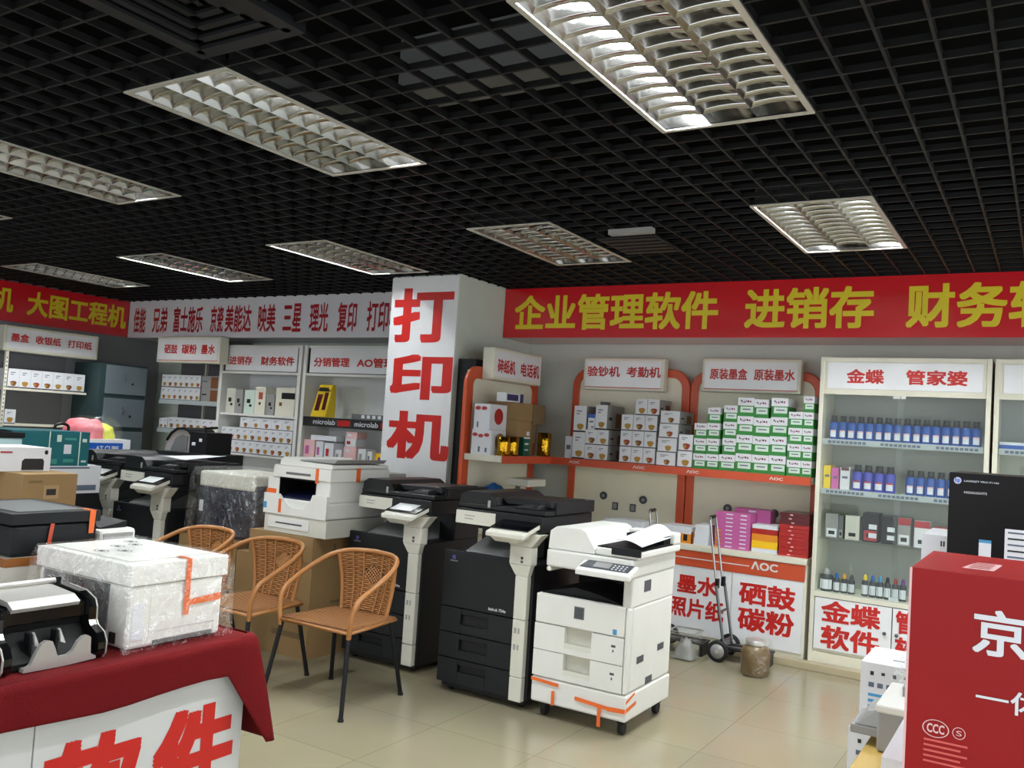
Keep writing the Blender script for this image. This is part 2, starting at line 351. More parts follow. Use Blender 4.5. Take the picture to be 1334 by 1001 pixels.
v = thing('air_vent', 'small dark ceiling vent with a pale strip, right of the unlit lamp', 'air vent', (-2.436, 4.765, CEIL-.01))
fr = MB().box(-2.5, -2.1, 4.92, 5.4, CEIL-.01, CEIL+.0, M['charcoal'])
for k in range(5): fr.box(-2.48, -2.12, 4.96+k*.09, 5.0+k*.09, CEIL-.016, CEIL-.01, M['black_plastic'])
fr.build('grille', v)
MB().box(-2.33, -2.05, 4.74, 4.8, CEIL-.03, CEIL, M['grey_plastic']).build('strip', v)

# ============================================================ BANNERS AND SIGNS
S3 = '\u3000'
b = thing('banner', 'long red banner with yellow characters along the right part of the back wall', 'banner', (-1.2, 6.55, 2.354))
MB().box(-4.195, 1.6, 6.55, YB-.002, 2.354, CEIL-.002, M['red_vinyl']).build('panel', b)
for s, x0, x1 in (('企业管理软件', -4.085, -2.237), ('进销存', -2.03, -1.108), ('财务软件', -.9, .33)): MB().textf(s, x0, x1, 2.42, 2.725, 6.548, M['yellow_ink'], .032).build('lettering', b, 'yellow characters')
b = thing('banner', 'red banner with yellow characters on the left wall', 'banner', (XL+.2, 5.3, 2.36))
MB().box(XL+.002, XL+.04, 3.2, 6.535, 2.36, CEIL-.002, M['red_vinyl']).build('panel', b)
MB().textx('大图工程机', 5.3, 6.5, 2.455, 2.725, XL+.042, M['yellow_ink'], .032).build('lettering', b, 'yellow characters')
MB().textx('打印机', 4.42, 5.15, 2.455, 2.725, XL+.042, M['yellow_ink'], .032).build('lettering', b, 'yellow characters')
b = thing('banner', 'white banner with dark red characters left of the white column', 'banner', (-7.2, 6.54, 2.355))
MB().box(XL+.045, -4.91, 6.54, YB-.002, 2.355, 2.80, M['white_vinyl']).build('panel', b)
rk = mat('dark_red_ink', (168, 24, 34), .45)
for s, x0, x1 in (('佳能', -9.477, -9.25), ('兄弟', -9.118, -8.847), ('富士施乐', -8.737, -8.223), ('京瓷', -8.092, -7.88), ('美能达', -7.848, -7.433), ('映美', -7.326, -7.062), ('三星', -6.947, -6.682), ('理光', -6.564, -6.306), ('复印', -6.176, -5.923), ('打印机', -5.788, -5.36)):
    MB().textf(s, x0, x1, 2.415, 2.715, 6.538, rk, .026).build('lettering', b, 'dark red characters')
b = thing('column_sign', 'tall white panel with three big red characters on the column', 'sign', (-4.55, 5.85, .9))
MB().box(-4.9, -4.2, 5.835, 5.85, .9, 2.785, M['sign_white']).build('panel', b)
MB().textf('打', -4.865, -4.235, 2.225, 2.69, 5.834, M['red_ink'], .04).build('lettering', b, 'red character')
MB().textf('印', -4.855, -4.205, 1.745, 2.125, 5.834, M['red_ink'], .04).build('lettering', b, 'red character')
MB().textf('机', -4.845, -4.19, 1.245, 1.645, 5.834, M['red_ink'], .04).build('lettering', b, 'red character')

def sign_box(label, x0, x1, y, z0, z1, words, d=.12, facing='f', rim=.028):
    if facing == 'f':
        s = thing('sign_box', label, 'sign', ((x0+x1)/2, y, z0))
        MB().box(x0, x1, y+.004, y+d, z0, z1, M['cream']).build('case', s, bevel=.012)
        MB().box(x0+rim, x1-rim, y-.001, y+.006, z0+rim, z1-rim, M['sign_white']).build('face', s)
        for w_, a, b_, c, e in words: MB().textf(w_, a, b_, c, e, y-.0025, M['red_ink'], .03).build('lettering', s, 'red characters')
        fr = MB()
        fr.box(x0+rim-.004, x1-rim+.004, y-.002, y+.005, z0+rim-.006, z0+rim, M['red_ink'])
        if facing == 'f': fr.build('trim_line', s, 'thin red line')
    else:
        s = thing('sign_box', label, 'sign', (y, (x0+x1)/2, z0))
        MB().box(y-d, y-.004, x0, x1, z0, z1, M['cream']).build('case', s, bevel=.012)
        MB().box(y-.006, y+.001, x0+rim, x1-rim, z0+rim, z1-rim, M['sign_white']).build('face', s)
        for w_, a, b_, c, e in words: MB().textx(w_, a, b_, c, e, y+.0025, M['red_ink'], .03).build('lettering', s, 'red characters')
    return s
sign_box('white sign box with red characters on the orange fixture beside the column', 5.93, 6.70, -3.86, 1.94, 2.205, [('碎纸机', 5.977, 6.25, 2.0, 2.115), ('电话机', 6.34, 6.65, 2.0, 2.115)], facing='x')
sign_box('white sign box with red characters above the white toner boxes', -3.52, -2.765, 6.83, 1.935, 2.215, [('验钞机', -3.477, -3.167, 2.05, 2.14), ('考勤机', -3.106, -2.796, 2.05, 2.14)], d=.088)
sign_box('white sign box with red characters above the green and white boxes', -2.445, -1.655, 6.83, 1.95, 2.222, [('原装墨盒', -2.374, -2.07, 2.05, 2.14), ('原装墨水', -2.018, -1.703, 2.05, 2.14)], d=.088)
sign_box('white sign box with red characters on the left wall fixture', 4.94, 6.0, -9.3, 2.03, 2.3, [('墨盒', 5.009, 5.2, 2.135, 2.222), ('收银纸', 5.27, 5.551, 2.135, 2.222), ('打印纸', 5.628, 5.916, 2.135, 2.222)], facing='x', d=.2, rim=.03)
sign_box('white sign box with red characters high on the back left shelf unit', -8.82, -7.745, 6.41, 2.056, 2.354, [('硒鼓', -8.68, -8.45, 2.156, 2.264), ('碳粉', -8.375, -8.12, 2.156, 2.264), ('墨水', -8.043, -7.82, 2.156, 2.264)], d=.125, rim=.03)

# ============================================================ RIGHT WALL FIXTURES
ST, CT = 1.335, .75            # shelf top and counter top heights
def bent_frame(mb, a0, a1, z0, z1, plane, fac, w=.07, th=.035, rad=.16):
    # orange round-cornered upright frame: two posts and the bend at the top, as flat bars
    out = [(a0, z0)]+[(a0, z1-rad)]+[(a0+rad-rad*math.cos(R(q)), z1-rad+rad*math.sin(R(q))) for q in range(10, 91, 10)]
    out += [(a1-rad+rad*math.sin(R(q)), z1-rad+rad*math.cos(R(q))) for q in range(0, 91, 10)]+[(a1, z0)]
    inn = [(a0+w, z0), (a0+w, z1-rad)]+[(a0+rad-(rad-w)*math.cos(R(q)), z1-rad+(rad-w)*math.sin(R(q))) for q in range(10, 91, 10)]
    inn += [(a1-rad+(rad-w)*math.sin(R(q)), z1-rad+(rad-w)*math.cos(R(q))) for q in range(0, 91, 10)]+[(a1-w, z0)]
    vs = []
    for o_, i_ in zip(out, inn):
        for p, d in ((o_, 0), (i_, 0), (i_, th), (o_, th)): vs.append((p[0], plane-d, p[1]) if fac == 'f' else (plane+d, p[0], p[1]))
    n = len(out); fs = [(4*i+k, 4*i+(k+1) % 4, 4*i+4+(k+1) % 4, 4*i+4+k) for i in range(n-1) for k in range(4)]+[(3, 2, 1, 0), (4*n-4, 4*n-3, 4*n-2, 4*n-1)]
    if fac == 'f': fs = [f[::-1] for f in fs]
    mb.add(vs, fs, M['orange'])
def aoc(mb, x0, x1, z0, z1, y, m=None): mb.textf('ΛOC', x0, x1, z0, z1, y, m or M['white_print'], .03)
def wall_fixture(label, x0, x1):
    f = thing('display_fixture', label, 'display fixture', ((x0+x1)/2, 6.95, CT))
    p = MB().box(x0+.06, x1-.06, 6.93, 6.955, CT, 2.09, M['cream_panel']); p.build('back_panel', f)
    fr = MB(); bent_frame(fr, x0, x1, CT, 2.13, 6.955, 'f'); fr.build('frame', f, 'orange frame', bevel=.008)
    for hx, hz in ((x0+.36, 1.027), (x0+.73, 1.024)):
        h = MB().lathe([(.034, 0), (.034, .01), (.026, .012)], (hx, 6.93, hz), M['lead'], 16, 'y'); h.disc((hx, 6.917, hz), .014, (0, -1, 0), M['grey_plastic']); h.build('cable_hole', f)
    if x0 < -3:
        for hx in (-3.185, -3.02): MB().box(hx-.025, hx+.025, 6.92, 6.93, .915, .98, M['lead']).box(hx-.016, hx+.016, 6.916, 6.92, .925, .97, M['grey_plastic']).build('socket', f)
    return f
wall_fixture('left one of the two orange-framed cream fixtures on the back wall, behind white boxes', -3.66, -2.57)
wall_fixture('right one of the two orange-framed cream fixtures, beside the glass cabinet', -2.565, -1.5)
f = thing('display_fixture', 'orange-framed cream fixture standing beside the white column', 'display fixture', (-3.98, 6.3, 0))
MB().box(-4.015, -3.99, 5.78, 6.84, .0, 2.0, M['cream_panel']).build('back_panel', f)
fr = MB(); bent_frame(fr, 5.73, 6.87, 0, 2.04, -4.015, 'x', w=.1); fr.build('frame', f, 'orange frame', bevel=.008)
MB().box(-4.195, -4.02, 5.9, 6.8, 0, 2.1, M['black_plastic']).build('gap_shade', f, 'black fill for the shaded gap')  # shade of the gap between column and fixture, put in as a black block
s = thing('shelf', 'short cream shelf with an orange edge beside the column', 'shelf', (-3.8, 6.1, ST-.06))
MB().box(-3.98, -3.64, 5.755, 6.56, ST-.05, ST, M['cream']).build('board', s, bevel=.004)
MB().box(-3.64, -3.62, 5.78, 6.56, ST-.058, ST+.002, M['orange_flat']).build('edge_strip', s, 'orange edge strip')
s = thing('shelf', 'long cream shelf with an orange edge below the toner boxes', 'shelf', (-2.5, 6.75, ST-.06))
MB().box(-3.62, -1.485, 6.558, 6.915, ST-.05, ST-.0008, M['cream']).build('board', s, bevel=.004)
MB().box(-3.62, -1.485, 6.535, 6.5575, ST-.058, ST+.002, M['orange_flat']).build('edge_strip', s, 'orange edge strip')
t = MB()
for a in (-3.45, -2.87, -2.42, -1.78): aoc(t, a, a+.1, ST-.038, ST-.016, 6.5345)
t.build('lettering', s)
# counter
c = thing('counter', 'cream counter with an orange stripe and white front panels under the shelf', 'counter', (-2.8, 6.75, 0))
MB().box(-3.97, -1.485, 6.54, 6.93, CT-.045, CT, M['cream']).build('top', c, bevel=.006)
MB().box(-3.97, -1.485, 6.57, 6.93, .0, CT-.045, M['cream']).build('body', c)
MB().box(-3.97, -1.5, 6.55, 6.57, .586, CT-.046, M['orange_flat']).build('stripe', c, 'orange stripe')
t = MB().box(-3.3, -1.9, 6.5475, 6.55, .644, .651, M['white_print']); aoc(t, -1.885, -1.69, .628, .688, 6.5485); t.build('lettering', c)
for i, (x0, x1) in enumerate(((-3.97, -3.3), (-3.29, -2.53), (-2.52, -2.03), (-2.02, -1.505))):
    p = MB().box(x0, x1, 6.555, 6.57, .075, .584, M['sign_white']).build('front_panel', c)
    t = MB()
    if i == 3:
        MB().textf('硒鼓', -1.968, -1.555, .365, .53, 6.5535, M['red_ink'], .035).build('lettering', p, 'red characters'); t.textf('碳粉', -1.968, -1.558, .175, .345, 6.5535, M['red_ink'], .035)
    if i == 2:
        MB().textf('墨水', -2.451, -2.13, .375, .52, 6.5535, M['red_ink'], .035).build('lettering', p, 'red characters'); t.textf('照片纸', -2.51, -2.075, .195, .345, 6.5535, M['red_ink'], .035)
    if t.v: t.build('lettering', p, 'red characters')
MB().box(-3.97, -1.49, 6.565, 6.6, .0, .06, M['cream_panel']).build('kick_board', c)

# ---- glass cabinets
def cabinet(label, x0, x1, words, doorwords, top=True):
    y0, y1 = 6.54, 6.95
    c = thing('display_cabinet', label, 'display cabinet', ((x0+x1)/2, 6.75, 0))
    MB().box(x0, x0+.03, y0, y1, 0, 2.21, M['cream']).box(x1-.03, x1, y0, y1, 0, 2.21, M['cream']).box(x0+.03, x1-.03, y1-.02, y1, .0, 2.2, M['cabinet_back']).box(x0+.03, x1-.03, y0+.004, y1-.02, 2.18, 2.21, M['cream']).box(x0+.03, x1-.03, y0+.02, y1-.02, .12, .14, M['cream']).build('carcass', c, bevel=.003)
    h = MB().box(x0+.03, x1-.03, y0+.006, y0+.03, 1.945, 2.18, M['cream']); h.build('header', c)
    p = MB().box(x0+.05, x1-.05, y0+.0, y0+.006, 1.985, 2.175, M['sign_white']); p.build('header_panel', c, bevel=.004)
    pass
    for w_, a, b_ in words: MB().textf(w_, a, b_, 2.025, 2.127, y0-.001, M['red_ink'], .035).build('lettering', c, 'red characters')
    k = MB().box(x0+.03, x1-.03, y0+.01, y1-.02, 0, .118, M['cream_panel']); k.build('kick_board', c)
    MB().box(x0+.03, x1-.03, y0-.004, y1-.02, .505, .538, M['cream']).build('rail', c)
    xm = (x0+x1)/2
    for i, (a, b_) in enumerate(((x0+.035, xm-.003), (xm+.003, x1-.035))):
        d = MB().box(a, b_, y0+.0, y0+.018, .142, .5, M['sign_white']).build('door', c, bevel=.002)
        kx = b_-.04 if i == 0 else a+.03
        MB().lathe([(.006, 0), (.012, .012), (.012, .02), (.004, .024)], (kx, y0, .322), M['lead'], 12, 'y').build('knob', d)
        pass
        for w_, wa, wb, za, zb in doorwords[i]: MB().textf(w_, wa, wb, za, zb, y0-.002, M['red_ink'], .035).build('lettering', d, 'red characters')
    for i, z in enumerate((1.622, 1.267, .917)):
        MB().box(x0+.03, x1-.03, y0+.035, y1-.02, z-.012, z, M['cream'] if i < 2 else GLASS).build('shelf_board', c)
        if i < 2:
            st = MB().box(x0+.035, x1-.035, y0+.028, y0+.0345, z-.036, z+.004, M['paper_strip'])
            for j in range(3):
                xa = x0+.07+j*.35
                for q in range(9): st.box(xa+q*.029, xa+q*.029+.022, y0+.0265, y0+.028, z-.026, z-.008, M['print_grey'])
            st.build('price_strip', c)
    for i, (a, b_) in enumerate(((x0+.03, xm+.02), (xm-.02, x1-.03))): MB().box(a, b_, y0+.006+.008*i, y0+.01+.008*i, .54, 1.94, GLASS).build('glass_door', c, 'clear glass sliding door')
    MB().box(xm-.05, xm-.005, y0-.002, y0+.005, 1.925, 1.945, M['white_plastic']).box(xm+.0, xm+.03, y0-.002, y0+.005, 1.925, 1.945, M['white_plastic']).build('header_light', c)  # plain white plates stand in for the small light at the header
    return c
cabinet('cream display cabinet with glass doors holding blue bottles', -1.452, -.362, [('金蝶', -1.27, -1.022), ('管家婆', -.882, -.503)],
        ([('金蝶', -1.372, -.98, .335, .488), ('软件', -1.369, -.98, .155, .315)], [('管家婆', -.885, -.48, .335, .488), ('软件', -.885, -.6, .155, .315)]))
cabinet('cream display cabinet at the right edge, half hidden by the black carton', -.345, .745, [('财务软件', .1, .6)], ([], []))

# ============================================================ BOXED GOODS
def carton(name, label, cat, box, m, decals=(), group=None, bevel=.0025, extra=None):
    # decals: (face, u0, u1, v0, v1, material) on face f (-Y), r (+X), t (top), l (-X)
    x0, x1, y0, y1, z0, z1 = box; e = .0007
    b = MB().box(*box, m)
    for i, (fc, u0, u1, v0, v1, dm_) in enumerate(decals):
        k = e*(1+.4*i)
        if fc == 'f': X = (x0+(x1-x0)*u0, x0+(x1-x0)*u1); Z = (z0+(z1-z0)*v0, z0+(z1-z0)*v1); b.quad((X[0], y0-k, Z[0]), (X[1], y0-k, Z[0]), (X[1], y0-k, Z[1]), (X[0], y0-k, Z[1]), dm_)
        if fc == 'r': Y = (y0+(y1-y0)*u0, y0+(y1-y0)*u1); Z = (z0+(z1-z0)*v0, z0+(z1-z0)*v1); b.quad((x1+k, Y[0], Z[0]), (x1+k, Y[1], Z[0]), (x1+k, Y[1], Z[1]), (x1+k, Y[0], Z[1]), dm_)
        if fc == 't': X = (x0+(x1-x0)*u0, x0+(x1-x0)*u1); Y = (y0+(y1-y0)*v0, y0+(y1-y0)*v1); b.quad((X[0], Y[0], z1+k), (X[1], Y[0], z1+k), (X[1], Y[1], z1+k), (X[0], Y[1], z1+k), dm_)
    if extra: extra(b)
    return b.build(name, None, label, cat, group)
def blotch(b, o, u, v, m):      # small round printed picture, as flat polygon on a face
    o, u, v = Vector(o), Vector(u), Vector(v)
    b.add([o+u*math.cos(a)*(1+.2*math.sin(3*a))+v*math.sin(a)*(1+.15*math.cos(2*a)) for a in [k*PI/7 for k in range(14)]], [tuple(range(14))], m)
BL = ['blot_brown', 'blot_gold', 'blot_red', 'blot_brown', 'blot_gold']
def toner_box(label, x0, x1, y0, y1, z0, z1, group, facing='f', seed=0):
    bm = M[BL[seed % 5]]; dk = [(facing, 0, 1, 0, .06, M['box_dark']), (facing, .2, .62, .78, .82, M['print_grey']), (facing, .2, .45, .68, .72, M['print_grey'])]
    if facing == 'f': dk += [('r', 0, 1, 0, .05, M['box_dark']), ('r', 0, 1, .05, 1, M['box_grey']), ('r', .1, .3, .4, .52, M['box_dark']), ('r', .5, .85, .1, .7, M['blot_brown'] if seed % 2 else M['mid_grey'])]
    def ex(b):
        if facing == 'f':
            r = min((x1-x0)*.26, (z1-z0)*.22); b_o = (x0+(x1-x0)*.56, y0-.002, z0+(z1-z0)*.07+r); blotch(b, b_o, (r, 0, 0), (0, 0, r), bm); blotch(b, (b_o[0]-r*.5, y0-.0024, b_o[2]-r*.1), (r*.45, 0, 0), (0, 0, r*.55), M['blot_gold'])
        else:
            r = min((y1-y0)*.26, (z1-z0)*.22); o_ = (x1+.002, y0+(y1-y0)*.5, z0+(z1-z0)*.07+r); blotch(b, o_, (0, r, 0), (0, 0, r), bm); blotch(b, (x1+.0024, o_[1]-r*.5, o_[2]-r*.1), (0, r*.45, 0), (0, 0, r*.55), M['blot_gold'])
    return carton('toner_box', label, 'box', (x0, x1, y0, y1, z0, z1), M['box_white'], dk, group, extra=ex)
G = 'white toner boxes on the long shelf'
YF = 6.57; g_ = .0015
# left stack
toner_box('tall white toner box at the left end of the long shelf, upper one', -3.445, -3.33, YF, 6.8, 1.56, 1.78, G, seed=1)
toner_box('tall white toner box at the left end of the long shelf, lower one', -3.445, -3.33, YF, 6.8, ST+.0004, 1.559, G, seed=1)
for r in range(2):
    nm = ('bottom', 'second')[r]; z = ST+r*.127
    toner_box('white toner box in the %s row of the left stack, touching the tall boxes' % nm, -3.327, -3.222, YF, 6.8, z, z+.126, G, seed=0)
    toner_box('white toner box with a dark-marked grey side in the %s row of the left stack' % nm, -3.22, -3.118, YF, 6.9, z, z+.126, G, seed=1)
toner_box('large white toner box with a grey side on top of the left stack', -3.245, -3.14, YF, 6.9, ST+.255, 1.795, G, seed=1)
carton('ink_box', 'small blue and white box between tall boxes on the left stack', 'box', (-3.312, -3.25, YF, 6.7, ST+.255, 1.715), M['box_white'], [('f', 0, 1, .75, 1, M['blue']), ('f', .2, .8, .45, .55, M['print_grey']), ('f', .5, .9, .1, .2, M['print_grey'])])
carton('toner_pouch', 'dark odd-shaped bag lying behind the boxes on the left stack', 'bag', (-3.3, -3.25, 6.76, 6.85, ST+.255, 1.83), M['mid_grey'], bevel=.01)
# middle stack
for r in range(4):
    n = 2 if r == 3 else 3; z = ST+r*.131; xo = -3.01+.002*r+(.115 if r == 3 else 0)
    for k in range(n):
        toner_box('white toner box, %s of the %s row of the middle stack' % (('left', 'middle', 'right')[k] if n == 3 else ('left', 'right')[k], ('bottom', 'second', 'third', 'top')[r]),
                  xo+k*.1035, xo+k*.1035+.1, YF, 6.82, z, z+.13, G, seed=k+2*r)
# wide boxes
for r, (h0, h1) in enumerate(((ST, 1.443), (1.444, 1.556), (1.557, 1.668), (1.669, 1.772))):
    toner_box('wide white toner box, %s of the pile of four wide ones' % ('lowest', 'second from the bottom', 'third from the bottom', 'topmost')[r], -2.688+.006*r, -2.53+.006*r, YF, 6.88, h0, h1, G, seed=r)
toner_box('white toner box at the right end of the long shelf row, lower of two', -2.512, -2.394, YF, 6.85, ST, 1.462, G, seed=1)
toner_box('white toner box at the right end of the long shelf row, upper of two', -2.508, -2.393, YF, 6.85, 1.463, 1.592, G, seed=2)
# green and white boxes
def green_box(label, x0, x1, z0, z1, lbl, narrow=0):
    dk = [('f', 0, 1, .57, 1, M['box_white']), ('r', 0, 1, .57, 1, M['box_white']), ('f', .16, .95, .2, .52, M['label_pale']), ('f', .3, .8, .34, .4, M['print_grey'])]
    dk += [('f', a, a+w_, .74+j, .84+j, M[m]) for a, w_, j, m in ((.17, .07, .03, 'ink_black'), (.27, .05, -.02, 'print_grey'), (.38, .09, -.02, 'ink_magenta'), (.5, .04, .02, 'print_grey'), (.58, .1, .01, 'ink_black'), (.72, .1, 0, 'ink_magenta'))]
    carton('cartridge_box', label, 'box', (x0, x1, YF, 6.8, z0, z1), M['box_green'], dk, 'green and white cartridge boxes')
GC = [(-2.385, -2.285, 3, 1.688), (-2.283, -2.183, 4, 1.814), (-2.178, -2.053, 4, 1.835), (-2.051, -1.928, 4, 1.90), (-1.926, -1.80, 4, 1.89), (-1.799, -1.676, 4, 1.905), (-1.668, -1.567, 4, 1.808), (-1.565, -1.49, 5, 1.926)]
RW = {3: ['bottom', 'middle', 'top'], 4: ['bottom', 'second', 'third', 'top'], 5: ['bottom', 'second', 'third', 'fourth', 'top']}
for k, (x0, x1, n, zt) in enumerate(GC):
    h = (zt-ST)/n
    for r in range(n):
        a = x0+.02 if (k == 2 and r) else x0; b_ = x1-.02 if (k == 4 and r == 3) else x1
        green_box('green and white cartridge box, %s box of the %s column' % (RW[n][r], ORD[k]), a, b_, ST+h*r, ST+h*(r+1)-.0012, k)
# goods on the short shelf
xs = -3.67
carton('shredder_box', 'white box with red round prints at the near end of the short shelf, lower one', 'box', (-3.93, -3.745, 5.775, 5.985, ST, 1.53), M['box_white'], [('f', .35, .45, .1, .32, M['print_grey']), ('f', .7, .8, .1, .28, M['print_grey'])], extra=lambda b: [b.disc((-3.9+.055*k, 5.7735, 1.49-.008*(k == 1)), .026, (0, -1, 0), M['red_pack'], 12, .015) for k in range(3)]+[b.disc((-3.743, 5.9, 1.44), .07, (1, 0, 0), M['kraft'], 16)])
b = carton('telephone_box', 'white box with a large red disc on top of the lower white box, short shelf', 'box', (-3.92, -3.77, 5.775, 6.02, 1.531, 1.735), M['box_white'], [('f', .2, .3, .08, .3, M['print_grey']), ('f', .65, .75, .08, .28, M['print_grey']), ('f', .5, .97, .02, .98, M['paper'])], extra=lambda b: [b.disc((-3.885+.06*k, 5.772, 1.70), .027, (0, -1, 0), M['red_pack'], 12, .016) for k in range(2)]+[b.disc((-3.768, 5.9, 1.64), .065, (1, 0, 0), M['red_pack'], 18)])
carton('small_box', 'small dark violet and white box lying on top of the short shelf pile', 'box', (-3.78, xs-.02, 5.87, 6.13, 1.765, 1.835), M['box_white'], [('r', .05, .7, .15, .85, mat('violet_print', (50, 40, 90), .5)), ('r', .8, 1, 0, 1, mat('violet_print', (50, 40, 90), .5))])
for nm, bx in (('kraft carton in the middle of the short shelf pile, upper one', (-3.95, xs, 6.025, 6.26, 1.62, 1.763)), ('kraft carton in the middle of the short shelf pile, lower one', (-3.95, xs, 6.025, 6.25, 1.49, 1.618)),
               ('brown carton at the far end of the short shelf pile, upper one', (-3.95, xs+.0, 6.27, 6.46, 1.60, 1.763)), ('brown carton at the far end of the short shelf pile, lower one', (-3.95, xs-.075, 6.27, 6.47, 1.44, 1.598))):
    carton('kraft_carton', nm, 'carton', bx, M['kraft_dark'] if 'brown' in nm else M['kraft'], [('r', .7, .9, .1, .35, M['paper'])] if 'lower' in nm and 'kraft carton' in nm else [], 'cartons on the short shelf')
carton('green_box', 'dark green box under the kraft cartons on the short shelf', 'box', (-3.95, xs-.01, 6.16, 6.26, ST, 1.488), M['green_dark'], [('r', 0, 1, .93, 1, M['paper']), ('r', .2, .8, .6, .7, M['label_pale']), ('r', .2, .8, .3, .36, M['label_pale'])])
carton('box', 'grey carton under the far brown cartons on the short shelf', 'carton', (-3.95, xs-.08, 6.29, 6.43, ST, 1.438), M['kraft_dark'])
for i, (yc, r_, h, lb) in enumerate(((5.86, .052, .15, 'gold foil roll at the near end of the three on the short shelf'), (5.985, .058, .15, 'crumpled gold foil roll in the middle of the short shelf'), (6.5, .058, .2, 'tall gold foil roll at the far end of the short shelf'))):
    b = MB(); n = 24; prof = [(r_, 0), (r_*1.02, h*.5), (r_, h)]
    b.lathe([(r_*.9, 0), (r_, .004), (r_*.99, h*.3), (r_*1.01, h*.6), (r_, h-.004), (r_*.85, h)], (xs-.012 if i < 2 else xs-.01, yc, ST), M['gold'], 20)
    b.build('foil_roll', None, lb, 'foil roll', 'gold foil rolls')
carton('small_box', 'pale translucent small pack standing left of the tall white toner boxes', 'box', (-3.53, -3.465, 6.6, 6.7, ST, 1.52), M['paper'], [('f', .2, .8, .4, .6, M['print_grey'])])
# goods on the counter
def pack(label, x0, x1, z0, z1, m, grp, y0=6.6, y1=6.82, dec=()): return carton('paper_pack', label, 'paper pack', (x0, x1, y0, y1, z0, z1), M[m], dec, grp, bevel=.002)
n = 9; h = .272/n
for k in range(n):
    pack('pink paper pack in the front pink stack, layer %s' % ['at the very bottom', 'second from the bottom', 'third from the bottom', 'fourth from the bottom', 'in the middle', 'fourth from the top', 'third from the top', 'second from the top', 'at the very top'][k],
         -2.19+.003*random.random(), -1.925+.004*random.random(), CT+h*k, CT+h*(k+1)-.001, 'pink_pack', 'pink paper packs', y1=6.76, dec=[('f', .3, .5, .4, .7, M['paper']), ('f', .72, .9, .4, .7, M['paper']), ('f', 0, .18, 0, .55, M['orange_pack'] if k < 5 else M['pink_pack'])])
for k in range(3): pack('pink paper pack lying across the back of the pink stack, %s of three' % ('lowest', 'middle', 'topmost')[k], -2.1, -1.82, .95+.034*k, .983+.034*k, 'pink_pack', 'pink paper packs', 6.77, 6.915, dec=[('f', .4, .6, .3, .7, M['paper'])])
pack('white paper block propping the rear pink packs', -2.1, -1.93, CT, .949, 'paper', None, 6.77, 6.91)
zz_ = CT
for m_, hh, lb in (('paper', .03, 'white ream at the bottom of the mixed stack between pink and red'), ('yellow_pack', .055, 'yellow pack in the mixed stack between pink and red'), ('orange_pack', .05, 'orange pack in the mixed stack between pink and red'), ('red_pack', .04, 'dark red pack in the mixed stack between pink and red'), ('paper', .03, 'white ream on top of the mixed stack between pink and red')):
    pack(lb, -1.912, -1.72, zz_, zz_+hh-.001, m_, 'mixed paper packs', 6.62, 6.84); zz_ += hh
n = 11; h = .318/n
for k in range(n): carton('photo_paper_box', 'red photo paper box in the red stack, %s' % (['at the very bottom', 'second from the bottom', 'third from the bottom', 'fourth from the bottom', 'fifth from the bottom', 'in the middle', 'fifth from the top', 'fourth from the top', 'third from the top, dark lid', 'second from the top, dark lid', 'at the very top, dark lid'][k]), 'box',
                          (-1.708+.006*random.random(), -1.492-.004*random.random(), 6.6, 6.85, CT+h*k, CT+h*(k+1)-.001), M['maroon_pack'] if k > 7 else M['red_pack'], [('f', .3+.05*(k % 3), .4+.05*(k % 3), .3, .6, M['pale_red'])], 'red photo paper boxes')
carton('paper_box', 'black and orange box on the counter behind the white copier', 'box', (-2.6, -2.365, 6.6, 6.8, CT, .84), M['orange_pack'], [('f', .0, 1, .8, 1, M['paper']), ('f', .5, .6, .2, .7, M['ink_black']), ('f', .68, .82, .2, .75, M['ink_black']), ('f', .95, 1, 0, 1, M['ink_black'])])
pack('pale flat ream on top of the black and orange box', -2.62, -2.375, .841, .875, 'paper', None)
for k in range(3): pack('white ream left of the pink stack, %s of three' % ('lowest', 'middle', 'topmost')[k], -2.355+.004*k, -2.24, CT+.052*k, CT+.052*k+.051, 'paper', 'white reams left of the pink stack')
for k in range(3): pack('pale ream stacked behind the white copier, %s of three' % ('lowest', 'middle', 'topmost')[k], -3.13, -2.78, CT+.04*k, CT+.04*k+.039, 'paper', 'pale reams behind the white copier', 6.6, 6.85)
# near the column
c = thing('counter', 'short cream counter beside the column, behind the black copiers', 'counter', (-3.7, 6.15, 0))
MB().box(-3.975, -3.40, 5.79, 6.53, CT-.04, CT, M['cream']).build('top', c, bevel=.005)
MB().box(-3.965, -3.42, 5.82, 6.53, 0, CT-.04, M['cream_panel']).build('body', c)
c = thing('printer', 'black printer behind the nearest black copier, under a blue plastic bag', 'printer', (-3.7, 6.1, CT))
MB().box(-3.955, -3.46, 5.86, 6.3, CT+.001, .98, M['black_plastic']).build('body', c, bevel=.012)
MB().box(-3.96, -3.455, 5.855, 6.31, .983, 1.02, M['black_plastic']).build('lid', c, bevel=.008)
b = MB()
b.surf(lambda u, v: (-3.945+.19*u, 5.90+.22*v, 1.024+.075*math.sin(PI*u)**.6*math.sin(PI*v)**.6*(1+.35*noise.noise(Vector((u*6, v*6, 2))))), 12, 12, M['ink_blue'])
b.build('plastic_bag', None, 'blue plastic bag lying on the black printer beside the column', 'bag', solid=.003)
d = thing('scale', 'pale grey device with a flat top plate behind the nearest black copier', 'scale', (-3.6, 6.05, 1.021))
MB().box(-3.72, -3.5, 5.95, 6.2, 1.022, 1.045, M['black_plastic']).build('base', d, bevel=.004)
MB().box(-3.68, -3.47, 5.92, 6.2, 1.105, 1.165, M['ivory']).build('top_plate', d, 'pale grey plate', bevel=.008)
MB().tube([(-3.64, 6.05, 1.045), (-3.64, 6.05, 1.105)], .02, M['mid_grey']).build('stem', d)

